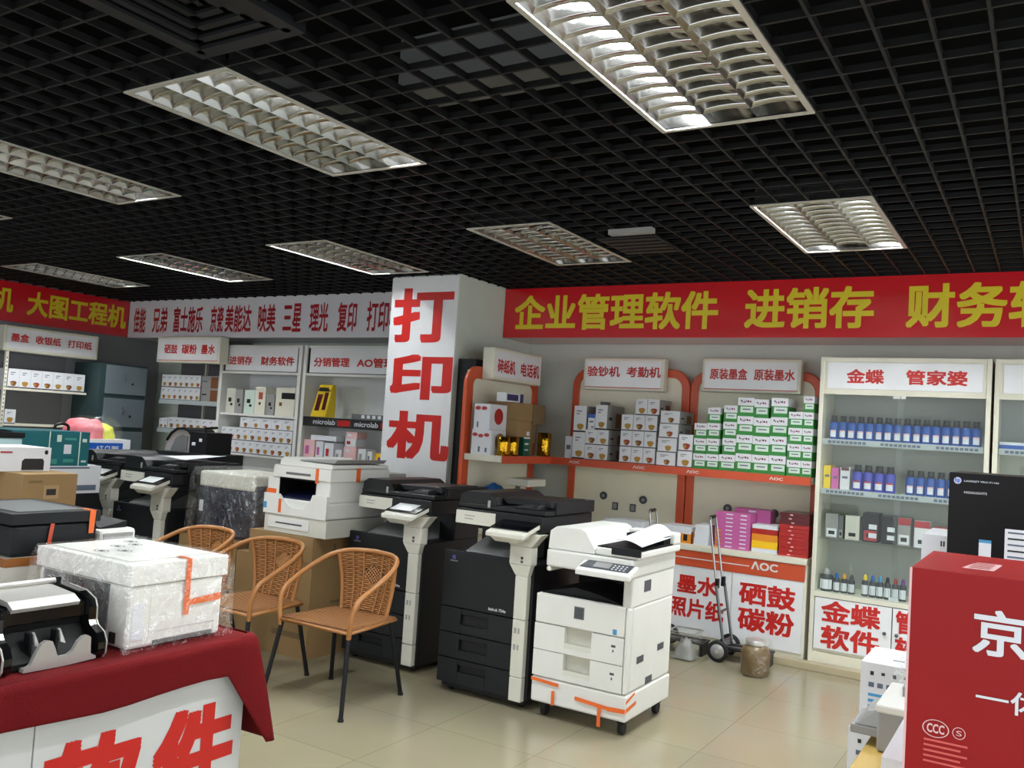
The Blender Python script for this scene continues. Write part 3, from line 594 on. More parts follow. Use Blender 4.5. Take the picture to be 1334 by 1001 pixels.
# ---- bottles
def bottle_mb(r, h, m, strap=False):
    b = MB(); b.lathe([(r*.92, 0), (r, .006), (r, h*.66), (r*.9, h*.74), (r*.5, h*.81), (r*.42, h*.83)], (0, 0, 0), m, 14)
    return b
def make_bottle(name, label, r, h, m, loc, group, lblm='paper', band='red_cap'):
    o = bottle_mb(r, h, M[m]); 
    # wrap label on the front of the body
    rr = r*1.01
    o.surf(lambda u, v: (rr*math.sin((u-.5)*1.3), -rr*math.cos((u-.5)*1.3), h*(.1+.26*v)), 8, 1, M[lblm], True)
    o.surf(lambda u, v: (rr*1.006*math.sin((u-.5)*1.3), -rr*1.006*math.cos((u-.5)*1.3), h*(.33+.06*v)), 8, 1, M[band], True)
    b = o.build(name, None, label, 'bottle', group, org=(0, 0, 0))
    MB().lathe([(r*.66, h*.8), (r*.68, h*.97), (r*.6, h)], (0, 0, 0), M['cap_black'], 14).lathe([(r*.94, h*.73), (r*.8, h*.77), (r*.62, h*.82)], (0, 0, 0), M['cap_black'], 14).build('cap', b)
    b.location = loc; return b
x0 = -1.41+.05; dx = 1.0/16
proto = None
for k in range(16):
    loc = (x0+dx*k*.975, 6.635+.01*(k % 2), 1.623); lb = 'blue toner bottle on the top cabinet shelf, %s' % ORD[k]
    if proto is None: proto = make_bottle('toner_bottle', lb, .0305, .172, 'bottle_blue', loc, 'blue toner bottles on the top cabinet shelf', band='pale_red')
    else: dup(proto, loc, lb)
for k in range(4):
    loc = (-1.185+.072*k, 6.64, 1.268); lb = 'violet toner bottle, %s of the four on the second cabinet shelf' % ORD[k]
    if k == 0: p2 = make_bottle('toner_bottle', lb, .036, .185, 'bottle_violet', loc, 'violet toner bottles on the second cabinet shelf', band='red_cap')
    else: dup(p2, loc, lb)
for k in range(6):
    loc = (-.84+.064*k, 6.64, 1.268); lb = 'blue toner bottle on the second cabinet shelf, %s' % ORD[k]
    dup(proto, loc, lb, group='blue toner bottles on the second cabinet shelf')
for (xa, xb, h, m_, lb) in ((-1.415, -1.365, .165, 'yellow', 'slim yellow box at the left of the second cabinet shelf'), (-1.36, -1.31, .15, 'pink_pack', 'slim pink box on the second cabinet shelf'), (-1.3, -1.235, .16, 'box_white', 'white and dark red slim box left of the violet bottles')):
    carton('ink_box', lb, 'box', (xa, xb, 6.62, 6.75, 1.268, 1.268+h), M[m_], [('f', .2, .8, .5, .6, M['print_grey']), ('f', .1, .9, .85, 1, M['maroon_pack' if m_ == 'box_white' else m_])])
for i, (xa, xb, h, m_, m2, lb) in enumerate(((-1.385, -1.3, .17, 'box_grey', 'paper', 'grey and white cartridge box at the left of the glass shelf'), (-1.295, -1.265, .16, 'mid_grey', 'box_grey', 'narrow grey cartridge box on the glass shelf'), (-1.25, -1.155, .17, 'ivory', 'ivory', 'ivory cartridge box with a dark print on the glass shelf'),
        (-1.135, -1.03, .2, 'charcoal', 'red_cap', 'dark cartridge box with a red corner on the glass shelf'), (-1.01, -.915, .19, 'charcoal', 'charcoal', 'dark grey cartridge box with white labels on the glass shelf'), (-.905, -.825, .19, 'box_grey', 'red_cap', 'cartridge box with a red top, left of the red and white pair'), (-.8, -.705, .18, 'box_white', 'red_cap', 'white cartridge box with a red top and a blue print'), (-.68, -.58, .15, 'red_cap', 'ivory', 'red cartridge box next to the black carton'))):
    dk = [('f', .1, .9, .05, .4, M[m2] if i not in (5, 6) else M['box_white']), ('f', .25, .75, .15, .3, M['ink_black'])]
    if m2 == 'red_cap': dk.append(('f', 0, 1, .75, 1, M['red_cap'] if i > 3 else M['charcoal']))
    if i in (3, 4): dk += [('f', .4, .9, .45, .62, M['paper']), ('f', .4, .9, .15, .32, M['paper'])]
    carton('cartridge_box', lb, 'box', (xa, xb, 6.62, 6.78, .918, .918+h), M[m_], dk, 'cartridge boxes on the glass shelf')
def ink_jar(label, x, r, h, m, cap, grp, y=6.64):
    b = MB().lathe([(r*.92, 0), (r, .005), (r, h*.66), (r*.7, h*.74)], (x, y, .5385), M[m], 12)
    b.surf(lambda u, v: (x+r*1.01*math.sin((u-.5)*2.2), y-r*1.01*math.cos((u-.5)*2.2), .5385+h*(.1+.42*v)), 6, 1, M['paper'], True)
    b = b.build('ink_bottle', None, label, 'bottle', grp)
    MB().lathe([(r*.6, h*.74), (r*.55, h*.9), (r*.25, h)], (x, y, .5385), M[cap], 12).build('cap', b)
GI = 'ink bottles on the lowest cabinet shelf'
ink_jar('large grey ink jar at the left of the lowest cabinet shelf', -1.365, .045, .16, 'lead', 'grey_plastic', GI)
for i, (x, cap, lb) in enumerate(((-1.295, 'ink_blue', 'ink bottle with a blue cap next to the large grey jar'), (-1.245, 'amber', 'ink bottle with an amber cap, left group of the lowest cabinet shelf'), (-1.195, 'lead', 'ink bottle with a dark grey cap, left group of the lowest cabinet shelf'),
     (-1.105, 'yellow', 'ink bottle with a yellow cap, right group of the lowest cabinet shelf'), (-1.055, 'ink_blue', 'ink bottle with a dark blue cap, beside the yellow-capped one'), (-1.008, 'sky', 'ink bottle with a light blue cap, right group of the lowest cabinet shelf'), (-.958, 'cap_black', 'ink bottle with a black cap on the lowest cabinet shelf'), (-.908, 'red_cap', 'ink bottle with a red cap on the lowest cabinet shelf'), (-.86, 'purple', 'ink bottle with a purple cap near the red carton'))):
    ink_jar(lb, x, .023, .135 if i < 3 else .15, 'lead', cap, GI)
carton('card_box', 'small white card lying before the red-capped ink bottle', 'box', (-.94, -.88, 6.575, 6.6, .5385, .56), M['paper'])
carton('small_box', 'flat blue box with a red line on the shelf of the right edge cabinet', 'box', (-.31, .2, 6.6, 6.85, 1.623, 1.67), M['blue'], [('f', 0, 1, .6, 1, M['paper'])])

# ============================================================ COPIERS
def black_copier(label, loc, screen='screen_dark', badge=True):
    c = thing('copier', label, 'copier', (0, 0, 0), 0, None)
    K, P, W, CH = M['charcoal'], M['black_plastic'], M['ivory'], M['mid_grey']
    MB().box(.005, .60, .025, .62, .055, .80, P).build('body', c, bevel=.006)
    d = MB(); d.box(0, .498, 0, .025, .495, .822, K); d.build('front_door', c, bevel=.005)
    t = MB().box(.06, .082, -.0012, 0, .77, .792, mat('badge_violet', (70, 60, 130), .4)).box(.045, .098, -.0012, 0, .757, .764, M['mid_grey'])
    if badge: t.textf('bizhub 754e', .33, .445, .515, .532, -.0012, M['paper'], .02)
    t.build('lettering', c)
    for k, (a, b) in enumerate(((.35, .49), (.205, .345), (.06, .20))):
        q = MB().box(0, .14, 0, .025, a, b, K).box(.335, .498, 0, .025, a, b, K).box(.14, .335, 0, .025, a, b-.09+.02*(k == 2), K).box(.14, .335, .02, .025, a, b, P).box(.14, .335, .002, .02, b-.03, b, P)
        q.build('drawer', c, bevel=.003)
    MB().box(.02, .58, .03, .6, .03, .055, P).build('plinth', c)
    for x in (.06, .54):
        for y in (.08, .56): MB().lathe([(.028, -.012), (.03, -.01), (.03, .01), (.028, .012)], (x, y, .03), M['rubber'], 14, 'x').build('caster', c)
    col = MB()
    for a, b in ((.05, .18), (.182, .495), (.497, .735)): col.box(.502, .582, -.012, .03, a, b, W)
    col.hexa([(.502, -.012, .735), (.582, -.012, .735), (.582, .04, .735), (.502, .04, .735)], [(.46, -.02, .80), (.60, -.02, .80), (.60, .05, .80), (.46, .05, .80)], W)
    col.box(.46, .60, -.02, .05, .80, .90, W).hexa([(.46, -.02, .90), (.60, -.02, .90), (.60, .05, .90), (.46, .05, .90)], [(.40, -.02, .975), (.66, -.02, .975), (.66, .06, .975), (.40, .06, .975)], W)
    col.build('column', c, 'ivory front column', bevel=.004)
    t = MB().box(.535, .55, -.0215, -.02, .83, .845, M['ink_black']).box(.535, .55, -.0215, -.02, .81, .824, M['lead'])
    for z in (.42, .33): t.box(.515, .53, -.0135, -.012, z, z+.03, M['grey_plastic']).box(.54, .55, -.0135, -.012, z, z+.03, M['grey_plastic'])
    t.build('port', c)
    MB().hexa([(.12, .03, .80), (.48, .03, .80), (.48, .34, .80), (.12, .34, .80)], [(.12, .05, .825), (.48, .05, .825), (.48, .34, .92), (.12, .34, .92)], CH).build('output_tray', c, 'dark grey output tray', bevel=.004)
    MB().box(.03, .60, .34, .62, .80, .985, P).build('rear_body', c, bevel=.005)
    MB().box(.07, .65, .0, .61, .985, 1.075, P).build('scanner', c, bevel=.008)
    s = MB().box(.068, .34, -.006, .0, .985, 1.06, W); s.box(.13, .2, -.0075, -.006, 1.03, 1.036, M['grey_plastic']).box(.13, .19, -.0075, -.006, 1.012, 1.018, M['grey_plastic']); s.build('scanner_strip', c, 'ivory strip')
    f = MB().box(.07, .66, .01, .60, 1.077, 1.105, P)
    f.prism([(.075, 1.105), (.34, 1.105), (.31, 1.15), (.27, 1.172), (.12, 1.172), (.08, 1.15)], 'y', .015, .59, P)
    f.build('document_feeder', c, bevel=.006)
    MB().hexa([(.36, .08, 1.115), (.66, .08, 1.118), (.66, .50, 1.118), (.36, .50, 1.115)], [(.32, .08, 1.15), (.655, .08, 1.158), (.655, .50, 1.158), (.32, .50, 1.15)], P).box(.615, .67, .12, .595, 1.08, 1.15, P).hexa([(.40, .02, 1.105), (.6, .02, 1.105), (.62, .1, 1.105), (.4, .1, 1.105)], [(.52, .03, 1.13), (.6, .03, 1.13), (.62, .1, 1.14), (.5, .1, 1.14)], K).build('feeder_tray', c, bevel=.006)
    MB().box(.275, .292, .008, .012, 1.09, 1.13, M['grey_plastic']).build('handle_mark', c)
    p = MB(); A = [(.355, -.125, .975), (.60, -.125, .975), (.645, .045, 1.05), (.40, .045, 1.05)]
    p.hexa([(x, y, z-.028) for x, y, z in A], A, W); p.hexa([(.40, -.09, .92), (.54, -.09, .92), (.60, .02, .96), (.44, .02, .96)], [(x+(.02 if i in (0, 3) else -.02), y+.015, z-.027) for i, (x, y, z) in enumerate(A)], W)
    p.build('control_panel', c, 'ivory control panel', bevel=.006)
    s = MB(); L = lambda u, v, e: tuple(Vector(A[0])*(1-u)*(1-v)+Vector(A[1])*u*(1-v)+Vector(A[2])*u*v+Vector(A[3])*(1-u)*v+Vector((0, -.4, .92))*e)
    s.add([L(.0, .2, .001), L(1, .2, .001), L(1, 1, .001), L(0, 1, .001), L(.0, .2, .008), L(1, .2, .008), L(1, 1, .008), L(0, 1, .008)], [(4, 5, 6, 7), (0, 1, 5, 4), (1, 2, 6, 5), (2, 3, 7, 6), (3, 0, 4, 7)], M['black_gloss'])
    s.quad(L(.06, .3, .0085), L(.74, .3, .0085), L(.74, .92, .0085), L(.06, .92, .0085), M[screen])
    s.build('screen', c)
    c.location = loc; return c
c1 = black_copier('black copier nearest the white one, ivory column and dark touch screen', (-3.04, 4.264, 0), 'screen_dark')
c2 = black_copier('black copier behind the wicker chairs with a pale lit touch screen', (-3.91, 4.40, 0), 'screen_white')
c3 = black_copier('black copier with a white-lit screen left of the plastic-wrapped machine', (-6.0, 4.1, 0), 'screen_white', False)
c4 = black_copier('farthest left black copier with a grey tilted screen', (-6.76, 4.2, 0), 'grey_plastic', False)
for o in (c1, c2, c3, c4): o['group'] = 'black floor copiers with ivory columns'

def white_copier():
    c = thing('copier', 'white floor copier with orange tape strips, standing right of the black copiers', 'copier', (0, 0, 0))
    W, I, K = M['white_plastic'], M['ivory'], M['black_plastic']
    MB().box(.0, .555, .05, .60, .225, .665, W).box(.531, .555, .0, .05, .225, .665, W).box(.50, .555, .02, .60, .66, .82, W).box(.02, .499, .46, .60, .66, .82, W).build('body', c, bevel=.012)
    MB().box(-.005, .56, .005, .605, .085, .222, W).build('plinth', c, bevel=.012)
    MB().box(.0, .53, .0, .05, .512, .668, W).build('front_cover', c, bevel=.006)
    for a, b in ((.37, .508), (.228, .366)):
        d = MB().box(0, .185, 0, .05, a, b, W).box(.345, .53, 0, .05, a, b, W).box(.185, .345, 0, .05, a, a+.03, W).box(.185, .345, .042, .05, a+.03, b, I)
        d.hexa([(.185, .0, a+.03), (.345, .0, a+.03), (.345, .02, a+.03), (.185, .02, a+.03)], [(.185, .004, a+.055), (.345, .004, a+.055), (.345, .016, a+.055), (.185, .016, a+.055)], I)
        d.box(.46, .485, -.001, 0, a+.085, a+.097, M['lead']).box(.468, .476, -.001, 0, a+.06, a+.073, M['lead'])
        d.build('drawer', c, bevel=.003)
    t = MB().box(.235, .295, -.0015, 0, .565, .63, M['mid_grey']); t.box(.24, .29, -.002, -.0015, .57, .625, M['lead']); t.build('badge', c, 'square grey badge')
    MB().box(.465, .488, -.001, .0, .52, .548, M['sky']).build('sticker', c, 'small blue sticker')
    cv = MB().box(.03, .50, .44, .46, .665, .82, K).box(.02, .50, .03, .44, .662, .672, K)
    cv.prism([(.02, .668), (.2, .715), (.33, .7), (.48, .668)], 'y', .06, .44, M['black_plastic']); cv.build('output_tray', c, 'black output tray')
    MB().box(.045, .56, .0, .60, .818, .912, W).box(.045, .075, .005, .46, .79, .82, W).build('scanner', c, bevel=.012)
    f = MB(); f.prism([(.048, .915), (.33, .915), (.33, .935), (.27, 1.025), (.24, 1.035), (.09, 1.035), (.055, 1.01)], 'y', .015, .60, W); f.box(.33, .585, .015, .60, .915, .955, W)
    f.box(.30, .585, .50, .60, .955, 1.02, W); f.build('document_feeder', c, bevel=.01)
    MB().box(.335, .58, .03, .49, .956, .962, M['matte_black']).box(.335, .56, .40, .5, .957, 1.005, M['matte_black']).box(.43, .592, .003, .02, .93, .968, M['charcoal']).build('feeder_slot', c, 'black feeder slot')
    q = MB(); q.surf(lambda u, v: (.44+.15*u-.03*v, .03+.54*v, .972+.085*math.sin(PI*(.3+u*.6))*(.45+.55*v)), 12, 6, M['paper'])
    q.build('feeder_flap', c, 'white curved paper support', solid=.003)
    A = [(.275, -.10, .845), (.585, -.10, .845), (.59, .0, .885), (.275, .0, .885)]
    p = MB().hexa([(x, y, z-.03) for x, y, z in A], A, W)
    p.build('control_panel', c, bevel=.006)
    s = MB(); L = lambda u, v, e: tuple(Vector(A[0])*(1-u)*(1-v)+Vector(A[1])*u*(1-v)+Vector(A[2])*u*v+Vector(A[3])*(1-u)*v+Vector((0, -.37, .93))*e)
    s.quad(L(.03, .25, .002), L(.93, .25, .002), L(.93, .97, .002), L(.1, .97, .002), M['lead']); s.quad(L(.26, .4, .003), L(.56, .4, .003), L(.56, .9, .003), L(.26, .9, .003), M['grey_plastic'])
    for i in range(4):
        for j in range(3): a = L(.62+.07*i, .4+.18*j, .003); s.disc(a, .006, (0, -.37, .93), M['paper'], 8)
    s.build('screen', c)
    for y, z, hh in ((.17, .76, .03), (.12, .38, .018), (.4, .40, .018), (.25, .25, .018)): MB().box(.554, .5565, y, y+.09, z-hh, z+hh, M['lead']).build('side_slot', c)
    t = MB()
    for k in range(5): t.box(.556, .5575, .09+k*.04, .115+k*.04, .865, .895, M['lead'])
    t.build('side_vent', c)
    o_ = M['tape_orange']
    def tp(*q): MB().add(q, [(0, 1, 2, 3)], o_).build('tape', c, 'orange tape strip')
    def tf(x0, z0, x1, z1, wv=.018, y=-.0065): tp((x0, y, z0), (x1, y, z1), (x1, y, z1+wv), (x0, y, z0+wv))
    tf(.0, .2, .17, .19); tf(.27, .145, .5, .13, .02); tf(.13, .09, .148, .09, .075, -.0067); tf(.405, .04, .425, .04, .1, -.0068); tf(.46, .13, .56, .135, .023, -.007)
    tp((.561, .0, .135), (.561, .13, .155), (.561, .13, .175), (.561, .0, .158)); tp((.561, -.0, .18), (.561, .11, .21), (.561, .11, .225), (.561, 0, .197))
    for x in (.05, .51):
        for y in (.08, .54): MB().lathe([(.03, -.014), (.034, -.01), (.034, .01), (.03, .014)], (x, y, .035), M['rubber'], 16, 'x').box(x-.02, x+.02, y-.02, y+.02, .06, .086, M['black_plastic']).build('caster', c)
    c.location = (-2.385, 4.235, 0)
white_copier()

def tabletop_copier():
    c = thing('copier', 'white tabletop copier with orange tapes and a navy output tray, on a kraft carton', 'copier', (0, 0, 0))
    W, I, N = M['white_plastic'], M['ivory'], M['navy']
    MB().box(.01, .565, .01, .58, .0, .115, I).box(.05, .42, .004, .012, .03, .1, W).box(.12, .36, .0025, .004, .058, .068, M['lead']).build('cassette', c, bevel=.01)
    b = MB().box(0, .565, .02, .58, .118, .225, W).box(.0, .11, .02, .58, .22, .36, W).box(.44, .565, .02, .58, .22, .37, W).box(.1, .45, .42, .58, .22, .37, W)
    b.prism([(.0, .118), (.565, .118), (.565, .27), (.44, .27), (.42, .225), (.36, .17), (.26, .165), (.2, .185), (.13, .25), (.0, .25)], 'y', .0, .022, W)
    b.build('body', c, bevel=.012)
    MB().box(.11, .44, .03, .42, .222, .235, N).hexa([(.11, .03, .235), (.44, .03, .235), (.44, .42, .235), (.11, .42, .235)], [(.11, .03, .236), (.44, .03, .236), (.44, .42, .3), (.11, .42, .3)], N).box(.11, .44, .40, .42, .235, .37, M['matte_black']).box(.1105, .114, .025, .40, .222, .365, M['matte_black']).box(.436, .4395, .025, .40, .27, .365, M['matte_black']).box(.114, .436, .025, .4, .35, .36, M['matte_black']).build('output_tray', c, 'navy output tray')
    MB().box(.06, .575, .01, .59, .362, .44, W).box(.18, .40, .006, .012, .385, .4, M['mid_grey']).build('scanner', c, bevel=.012)
    f = MB(); f.prism([(.10, .442), (.565, .442), (.57, .47), (.26, .475), (.22, .495), (.13, .495), (.10, .47)], 'y', .03, .58, W); f.build('document_feeder', c, bevel=.01)
    MB().hexa([(.26, .06, .478), (.55, .06, .478), (.55, .55, .478), (.26, .55, .478)], [(.24, .06, .485), (.58, .06, .505), (.58, .55, .505), (.24, .55, .485)], M['grey_plastic']).build('feeder_tray', c, 'grey feeder tray', bevel=.003)
    o_ = M['tape_orange']
    for q in ((.14, .165, -.002, 0.0, .13, .22), (.0, .09, .0175, .02, .25, .28), (-.002, 0, .02, .09, .25, .28), (.445, .47, .007, .01, .345, .44), (.5755, .5765, .25, .29, .36, .45)): MB().box(*q, o_).build('tape', c, 'orange tape strip')
    MB().box(.0, .03, -.002, 0, .15, .19, M['sky']).build('sticker', c, 'small blue sticker')
    c.location = (-4.48, 4.17, .775)
    return c
# cartons that carry the copier and the wrapped machine
carton('kraft_carton', 'kraft carton right below the white tabletop copier', 'carton', (-4.58, -4.0, 4.163, 4.80, .612, .772), M['kraft'], [('r', .3, .34, .3, .7, M['kraft_dark'])], 'kraft cartons under the machines', bevel=.005)
carton('kraft_carton', 'big kraft carton on the floor below the tabletop copier', 'carton', (-4.70, -4.0, 4.17, 4.80, 0, .611), M['kraft'], [('r', .3, .5, .55, .58, M['kraft_dark']), ('r', .35, .55, .4, .42, M['kraft_dark']), ('r', .3, .5, .3, .33, M['kraft_dark']), ('f', .55, .95, .2, .26, M['kraft_dark'])], 'kraft cartons under the machines', bevel=.006)
carton('kraft_carton', 'kraft carton under the plastic-wrapped dark machine', 'carton', (-5.345, -4.74, 4.2, 4.78, 0, .655), M['kraft'], [('f', .2, .5, .9, .93, M['kraft_dark'])], 'kraft cartons under the machines', bevel=.006)
tabletop_copier()
w_ = thing('wrapped_printer', 'dark printer wrapped in clear plastic film on a kraft carton', 'printer', (-5.3, 4.25, .657))
MB().box(-5.27, -4.66, 4.27, 4.72, .658, 1.04, mat('blue_grey', (34, 38, 52), .5)).build('body', w_, bevel=.02)
MB().box(-5.25, -4.68, 4.26, 4.73, 1.0, 1.11, M['ivory']).build('lid', w_, 'ivory lid', bevel=.015)
MB().box(-5.24, -5.2, 4.266, 4.27, .82, .9, M['paper']).build('label', w_)
def film_shell(x0, x1, y0, y1, z0, z1, amp, flare, seed, n=22, m=None):
    m = m or FILM
    b = MB(); cx, cy = (x0+x1)/2, (y0+y1)/2; per = []
    for k in range(4*n):
        s, t = divmod(k, n); t /= n
        per.append([(x0+(x1-x0)*t, y0), (x1, y0+(y1-y0)*t), (x1-(x1-x0)*t, y1), (x0, y1-(y1-y0)*t)][s])
    def side(u, v):
        x, y = per[int(round(u*4*n)) % (4*n)]; z = z0+(z1-z0)*v
        k = 1+flare*(1-v)**2; q = noise.noise(Vector((x*9+seed, y*9, z*5)))+.35*noise.noise(Vector((x*22, y*22+seed, z*9)))
        k += amp*q; rr = 1-.06*max(0, v-.85)/.15
        return (cx+(x-cx)*k*rr, cy+(y-cy)*k*rr, max(z0, z+.6*amp*q*(z1-z0)*(v > .05)))
    b.surf(side, 4*n, 14, m)
    def top(u, v):
        x = x0+(x1-x0)*u; y = y0+(y1-y0)*v; e = min(u, 1-u, v, 1-v); rr = .94
        return (cx+(x-cx)*rr, cy+(y-cy)*rr, z1+.004+.008*noise.noise(Vector((x*11+seed, y*11, 3)))*min(1, e*8))
    b.surf(top, n, n, m); return b
film_shell(-5.305, -4.62, 4.22, 4.76, .658, 1.135, .016, .04, 3., m=FILM_HAZE).build('plastic_wrap', w_, 'clear crinkled plastic film')

# ============================================================ WICKER CHAIRS
def wicker_chair(label):
    c = thing('wicker_chair', label, 'chair', (0, 0, 0), 0, 'wicker armchairs with black legs')
    sw, sf, sb, sz = .245, -.215, .225, .43
    b = MB()
    def seat(u, v):
        x = -sw+2*sw*u; y = sf+(sb-sf)*v; k = 1-.13*v
        return (x*k, y, sz-.012*math.sin(PI*u)*math.sin(PI*v))
    b.surf(seat, 10, 10, M['cane'], True, True); b.build('seat', c, solid=-.018)
    hoop = smooth_path([(.24, -.21, .40), (.252, -.215, .50), (.262, -.185, .585), (.27, -.09, .64), (.268, .05, .70), (.235, .17, .752), (.15, .245, .778), (0, .27, .785)], 6)
    full = hoop+[Vector((-p.x, p.y, p.z)) for p in reversed(hoop[:-1])]
    MB().tube(full, .0135, M['cane_pole'], 10).build('arm_hoop', c, bevel=0)
    rim = [(-sw, sf, sz), (sw, sf, sz), (sw*.87, sb, sz), (-sw*.87, sb, sz)]
    MB().tube(rim, .011, M['cane_pole'], 8, True).build('seat_rim', c)
    # woven back with an open diamond lattice in the middle
    def back(u, v, off=0):
        s = (u-.5)*2; a = s*.62
        xt, yt = .245*math.sin(s*.86)/math.sin(.86)*.86, .268-.075*s*s
        xb, yb = .165*s, .215-.02*s*s
        x = xb+(xt-xb)*v; y = yb+(yt-yb)*v+.018*math.sin(PI*v); return (x, y-off, .425+(.772-.018*s*s-.425)*v)
    b = MB(); NU, NV = 22, 26; n0 = 0
    pts = [[back(i/NU, j/NV) for i in range(NU+1)] for j in range(NV+1)]
    b.uv = {}
    for j in range(NV+1):
        for i in range(NU+1): b.v.append(pts[j][i]); b.uv[j*(NU+1)+i] = (i/NU, j/NV)
    for j in range(NV):
        for i in range(NU):
            if abs((i+.5)/NU-.5)/.2+abs((j+.5)/NV-.64)/.17 < 1: continue
            b.f.append((j*(NU+1)+i, j*(NU+1)+i+1, (j+1)*(NU+1)+i+1, (j+1)*(NU+1)+i)); b.m.append(M['cane']); b.sm.append(True)
    b.build('backrest', c, solid=.007)
    lt = MB()
    for k in range(-3, 4):
        for sg in (-1, 1):
            p = []
            for q in range(9):
                t = (q/8-.5)*.36; u = .5+k*.055+t*.9; v = .64+sg*t
                if abs(u-.5)/.215+abs(v-.64)/.185 < 1.05: p.append(back(u, v, -.003))
            if len(p) > 1: lt.tube(p, .0035, M['cane_pole'], 5)
    lt.build('lattice', c, 'open diamond lattice')
    st = MB()
    for u in (0.01, .99): st.tube([back(u, v/10) for v in range(11)], .011, M['cane_pole'], 8)
    for u in (.2, .35, .65, .8): st.tube([back(u, v/10, .004) for v in range(11)], .005, M['cane_pole'], 6)
    st.build('back_stake', c)
    for x, y, fx, fy in ((.235, -.205, .275, -.27), (-.235, -.205, -.285, -.27), (.2, .2, .235, .29), (-.2, .2, -.255, .26)):
        MB().tube([(x, y, .425), (fx, fy, .006)], .0125, M['black_plastic'], 10).lathe([(.016, 0), (.016, .012)], (fx, fy, 0), M['rubber'], 10).build('leg', c)
    return c
ch = wicker_chair('nearest wicker armchair, in front of the black copier with the lit screen'); ch.location = (-3.35, 3.745, 0); ch.rotation_euler.z = R(2)
dup(ch, (-4.0, 3.66, 0), 'middle one of the three wicker armchairs', R(1))
dup(ch, (-4.61, 3.66, 0), 'wicker armchair farthest left, half hidden by the wrapped white printer', R(0))

# ============================================================ HAND TROLLEYS AND POTS
def trolley(label):
    c = thing('hand_trolley', label, 'hand trolley', (0, 0, 0), 0, 'folding hand trolleys')
    f = MB()
    for y in (.0, .19): f.tube([(.03, y, .09), (-.02, y, .36), (-.05, y, .52)], .011, M['steel'], 8)
    for z, x in ((.14, .02), (.34, -.016)): f.tube([(x, 0, z), (x, .19, z)], .009, M['steel'], 8)
    f.build('frame', c)
    h = MB(); h.tube(smooth_path([(-.05, .025, .50), (-.085, .025, .70), (-.125, .03, .97), (-.13, .05, 1.0), (-.132, .095, 1.01), (-.13, .14, 1.0), (-.125, .16, .97), (-.085, .165, .70), (-.05, .165, .50)], 5), .0085, M['chrome'], 8)
    h.build('handle', c, 'chrome handle')
    MB().tube([(-.131, .055, 1.0), (-.133, .135, 1.003)], .014, M['rubber'], 10).build('grip', c, 'black grip')
    for y in (.025, .165): MB().box(-.065, -.038, y-.018, y+.018, .5, .57, M['black_plastic']).build('clamp', c, bevel=.004)
    for y in (-.045, .235):
        w = MB().lathe([(.05, -.012), (.068, -.016), (.076, -.008), (.076, .008), (.068, .016), (.05, .012)], (0, y, .076), M['rubber'], 24, 'y').build('wheel', c)
        MB().lathe([(.012, -.02), (.05, -.0135), (.05, .0135), (.012, .02)], (0, y, .076), M['grey_plastic'], 20, 'y').disc((0, y-.0212, .076), .014, (0, -1, 0), M['silver']).build('hub', w, 'pale grey hub')
    MB().tube([(0, -.04, .076), (0, .23, .076)], .008, M['steel'], 8).build('axle', c)
    MB().box(.03, .34, .0, .19, .085, .097, M['black_plastic']).box(.04, .32, .03, .05, .097, .105, M['steel']).box(.04, .32, .14, .16, .097, .105, M['steel']).box(.31, .335, .02, .17, .0, .085, M['black_plastic']).build('platform', c, bevel=.003)
    return c
tr = trolley('folding chrome hand trolley standing before the counter, the one with its wheel in plain view'); tr.location = (-1.985, 6.22, 0)
dup(tr, (-2.45, 6.2, 0), 'folding hand trolley half hidden behind the white floor copier')
p = thing('jar', 'round olive brown jar in clear film on the floor right of the trolley', 'jar', (-1.677, 6.03, 0))
MB().lathe([(.075, 0), (.092, .012), (.095, .15), (.08, .19), (.06, .2), (.06, .215)], (-1.677, 6.03, 0), M['olive'], 24).build('body', p)
MB().lathe([(.066, .205), (.068, .235), (.05, .24)], (-1.677, 6.03, 0), M['silver'], 20).build('lid', p, 'pale lid')
b = MB(); b.surf(lambda u, v: (-1.677+(.108+.012*noise.noise(Vector((math.cos(2*PI*u)*3, math.sin(2*PI*u)*3, v*4))))*math.cos(2*PI*u), 6.03+(.108+.012*noise.noise(Vector((math.cos(2*PI*u)*3, math.sin(2*PI*u)*3, v*4))))*math.sin(2*PI*u), .003+.235*v), 24, 6, BAG); b.build('film', p)
b = thing('bin', 'clear grey plastic bin with crumpled film on the floor left of the trolley wheel', 'bin', (-2.18, 6.1, 0))
q = MB(); q.hexa([(-2.27, 6.0, .004), (-2.11, 6.0, .004), (-2.11, 6.17, .004), (-2.27, 6.17, .004)], [(-2.29, 5.99, .2), (-2.10, 5.99, .2), (-2.10, 6.18, .2), (-2.29, 6.18, .2)], BAG); q.build('shell', b)
MB().tube([(-2.29, 5.99, .2), (-2.10, 5.99, .2), (-2.10, 6.18, .2), (-2.29, 6.18, .2)], .006, M['grey_plastic'], 6, True).build('rim', b)
q = MB(); q.surf(lambda u, v: (-2.26+.14*u, 6.02+.13*v, .01+.13*math.sin(PI*u)**.5*math.sin(PI*v)**.5*(1+.4*noise.noise(Vector((u*7, v*7, 1))))), 10, 10, M['grey_plastic']); q.build('crumpled_film', b)

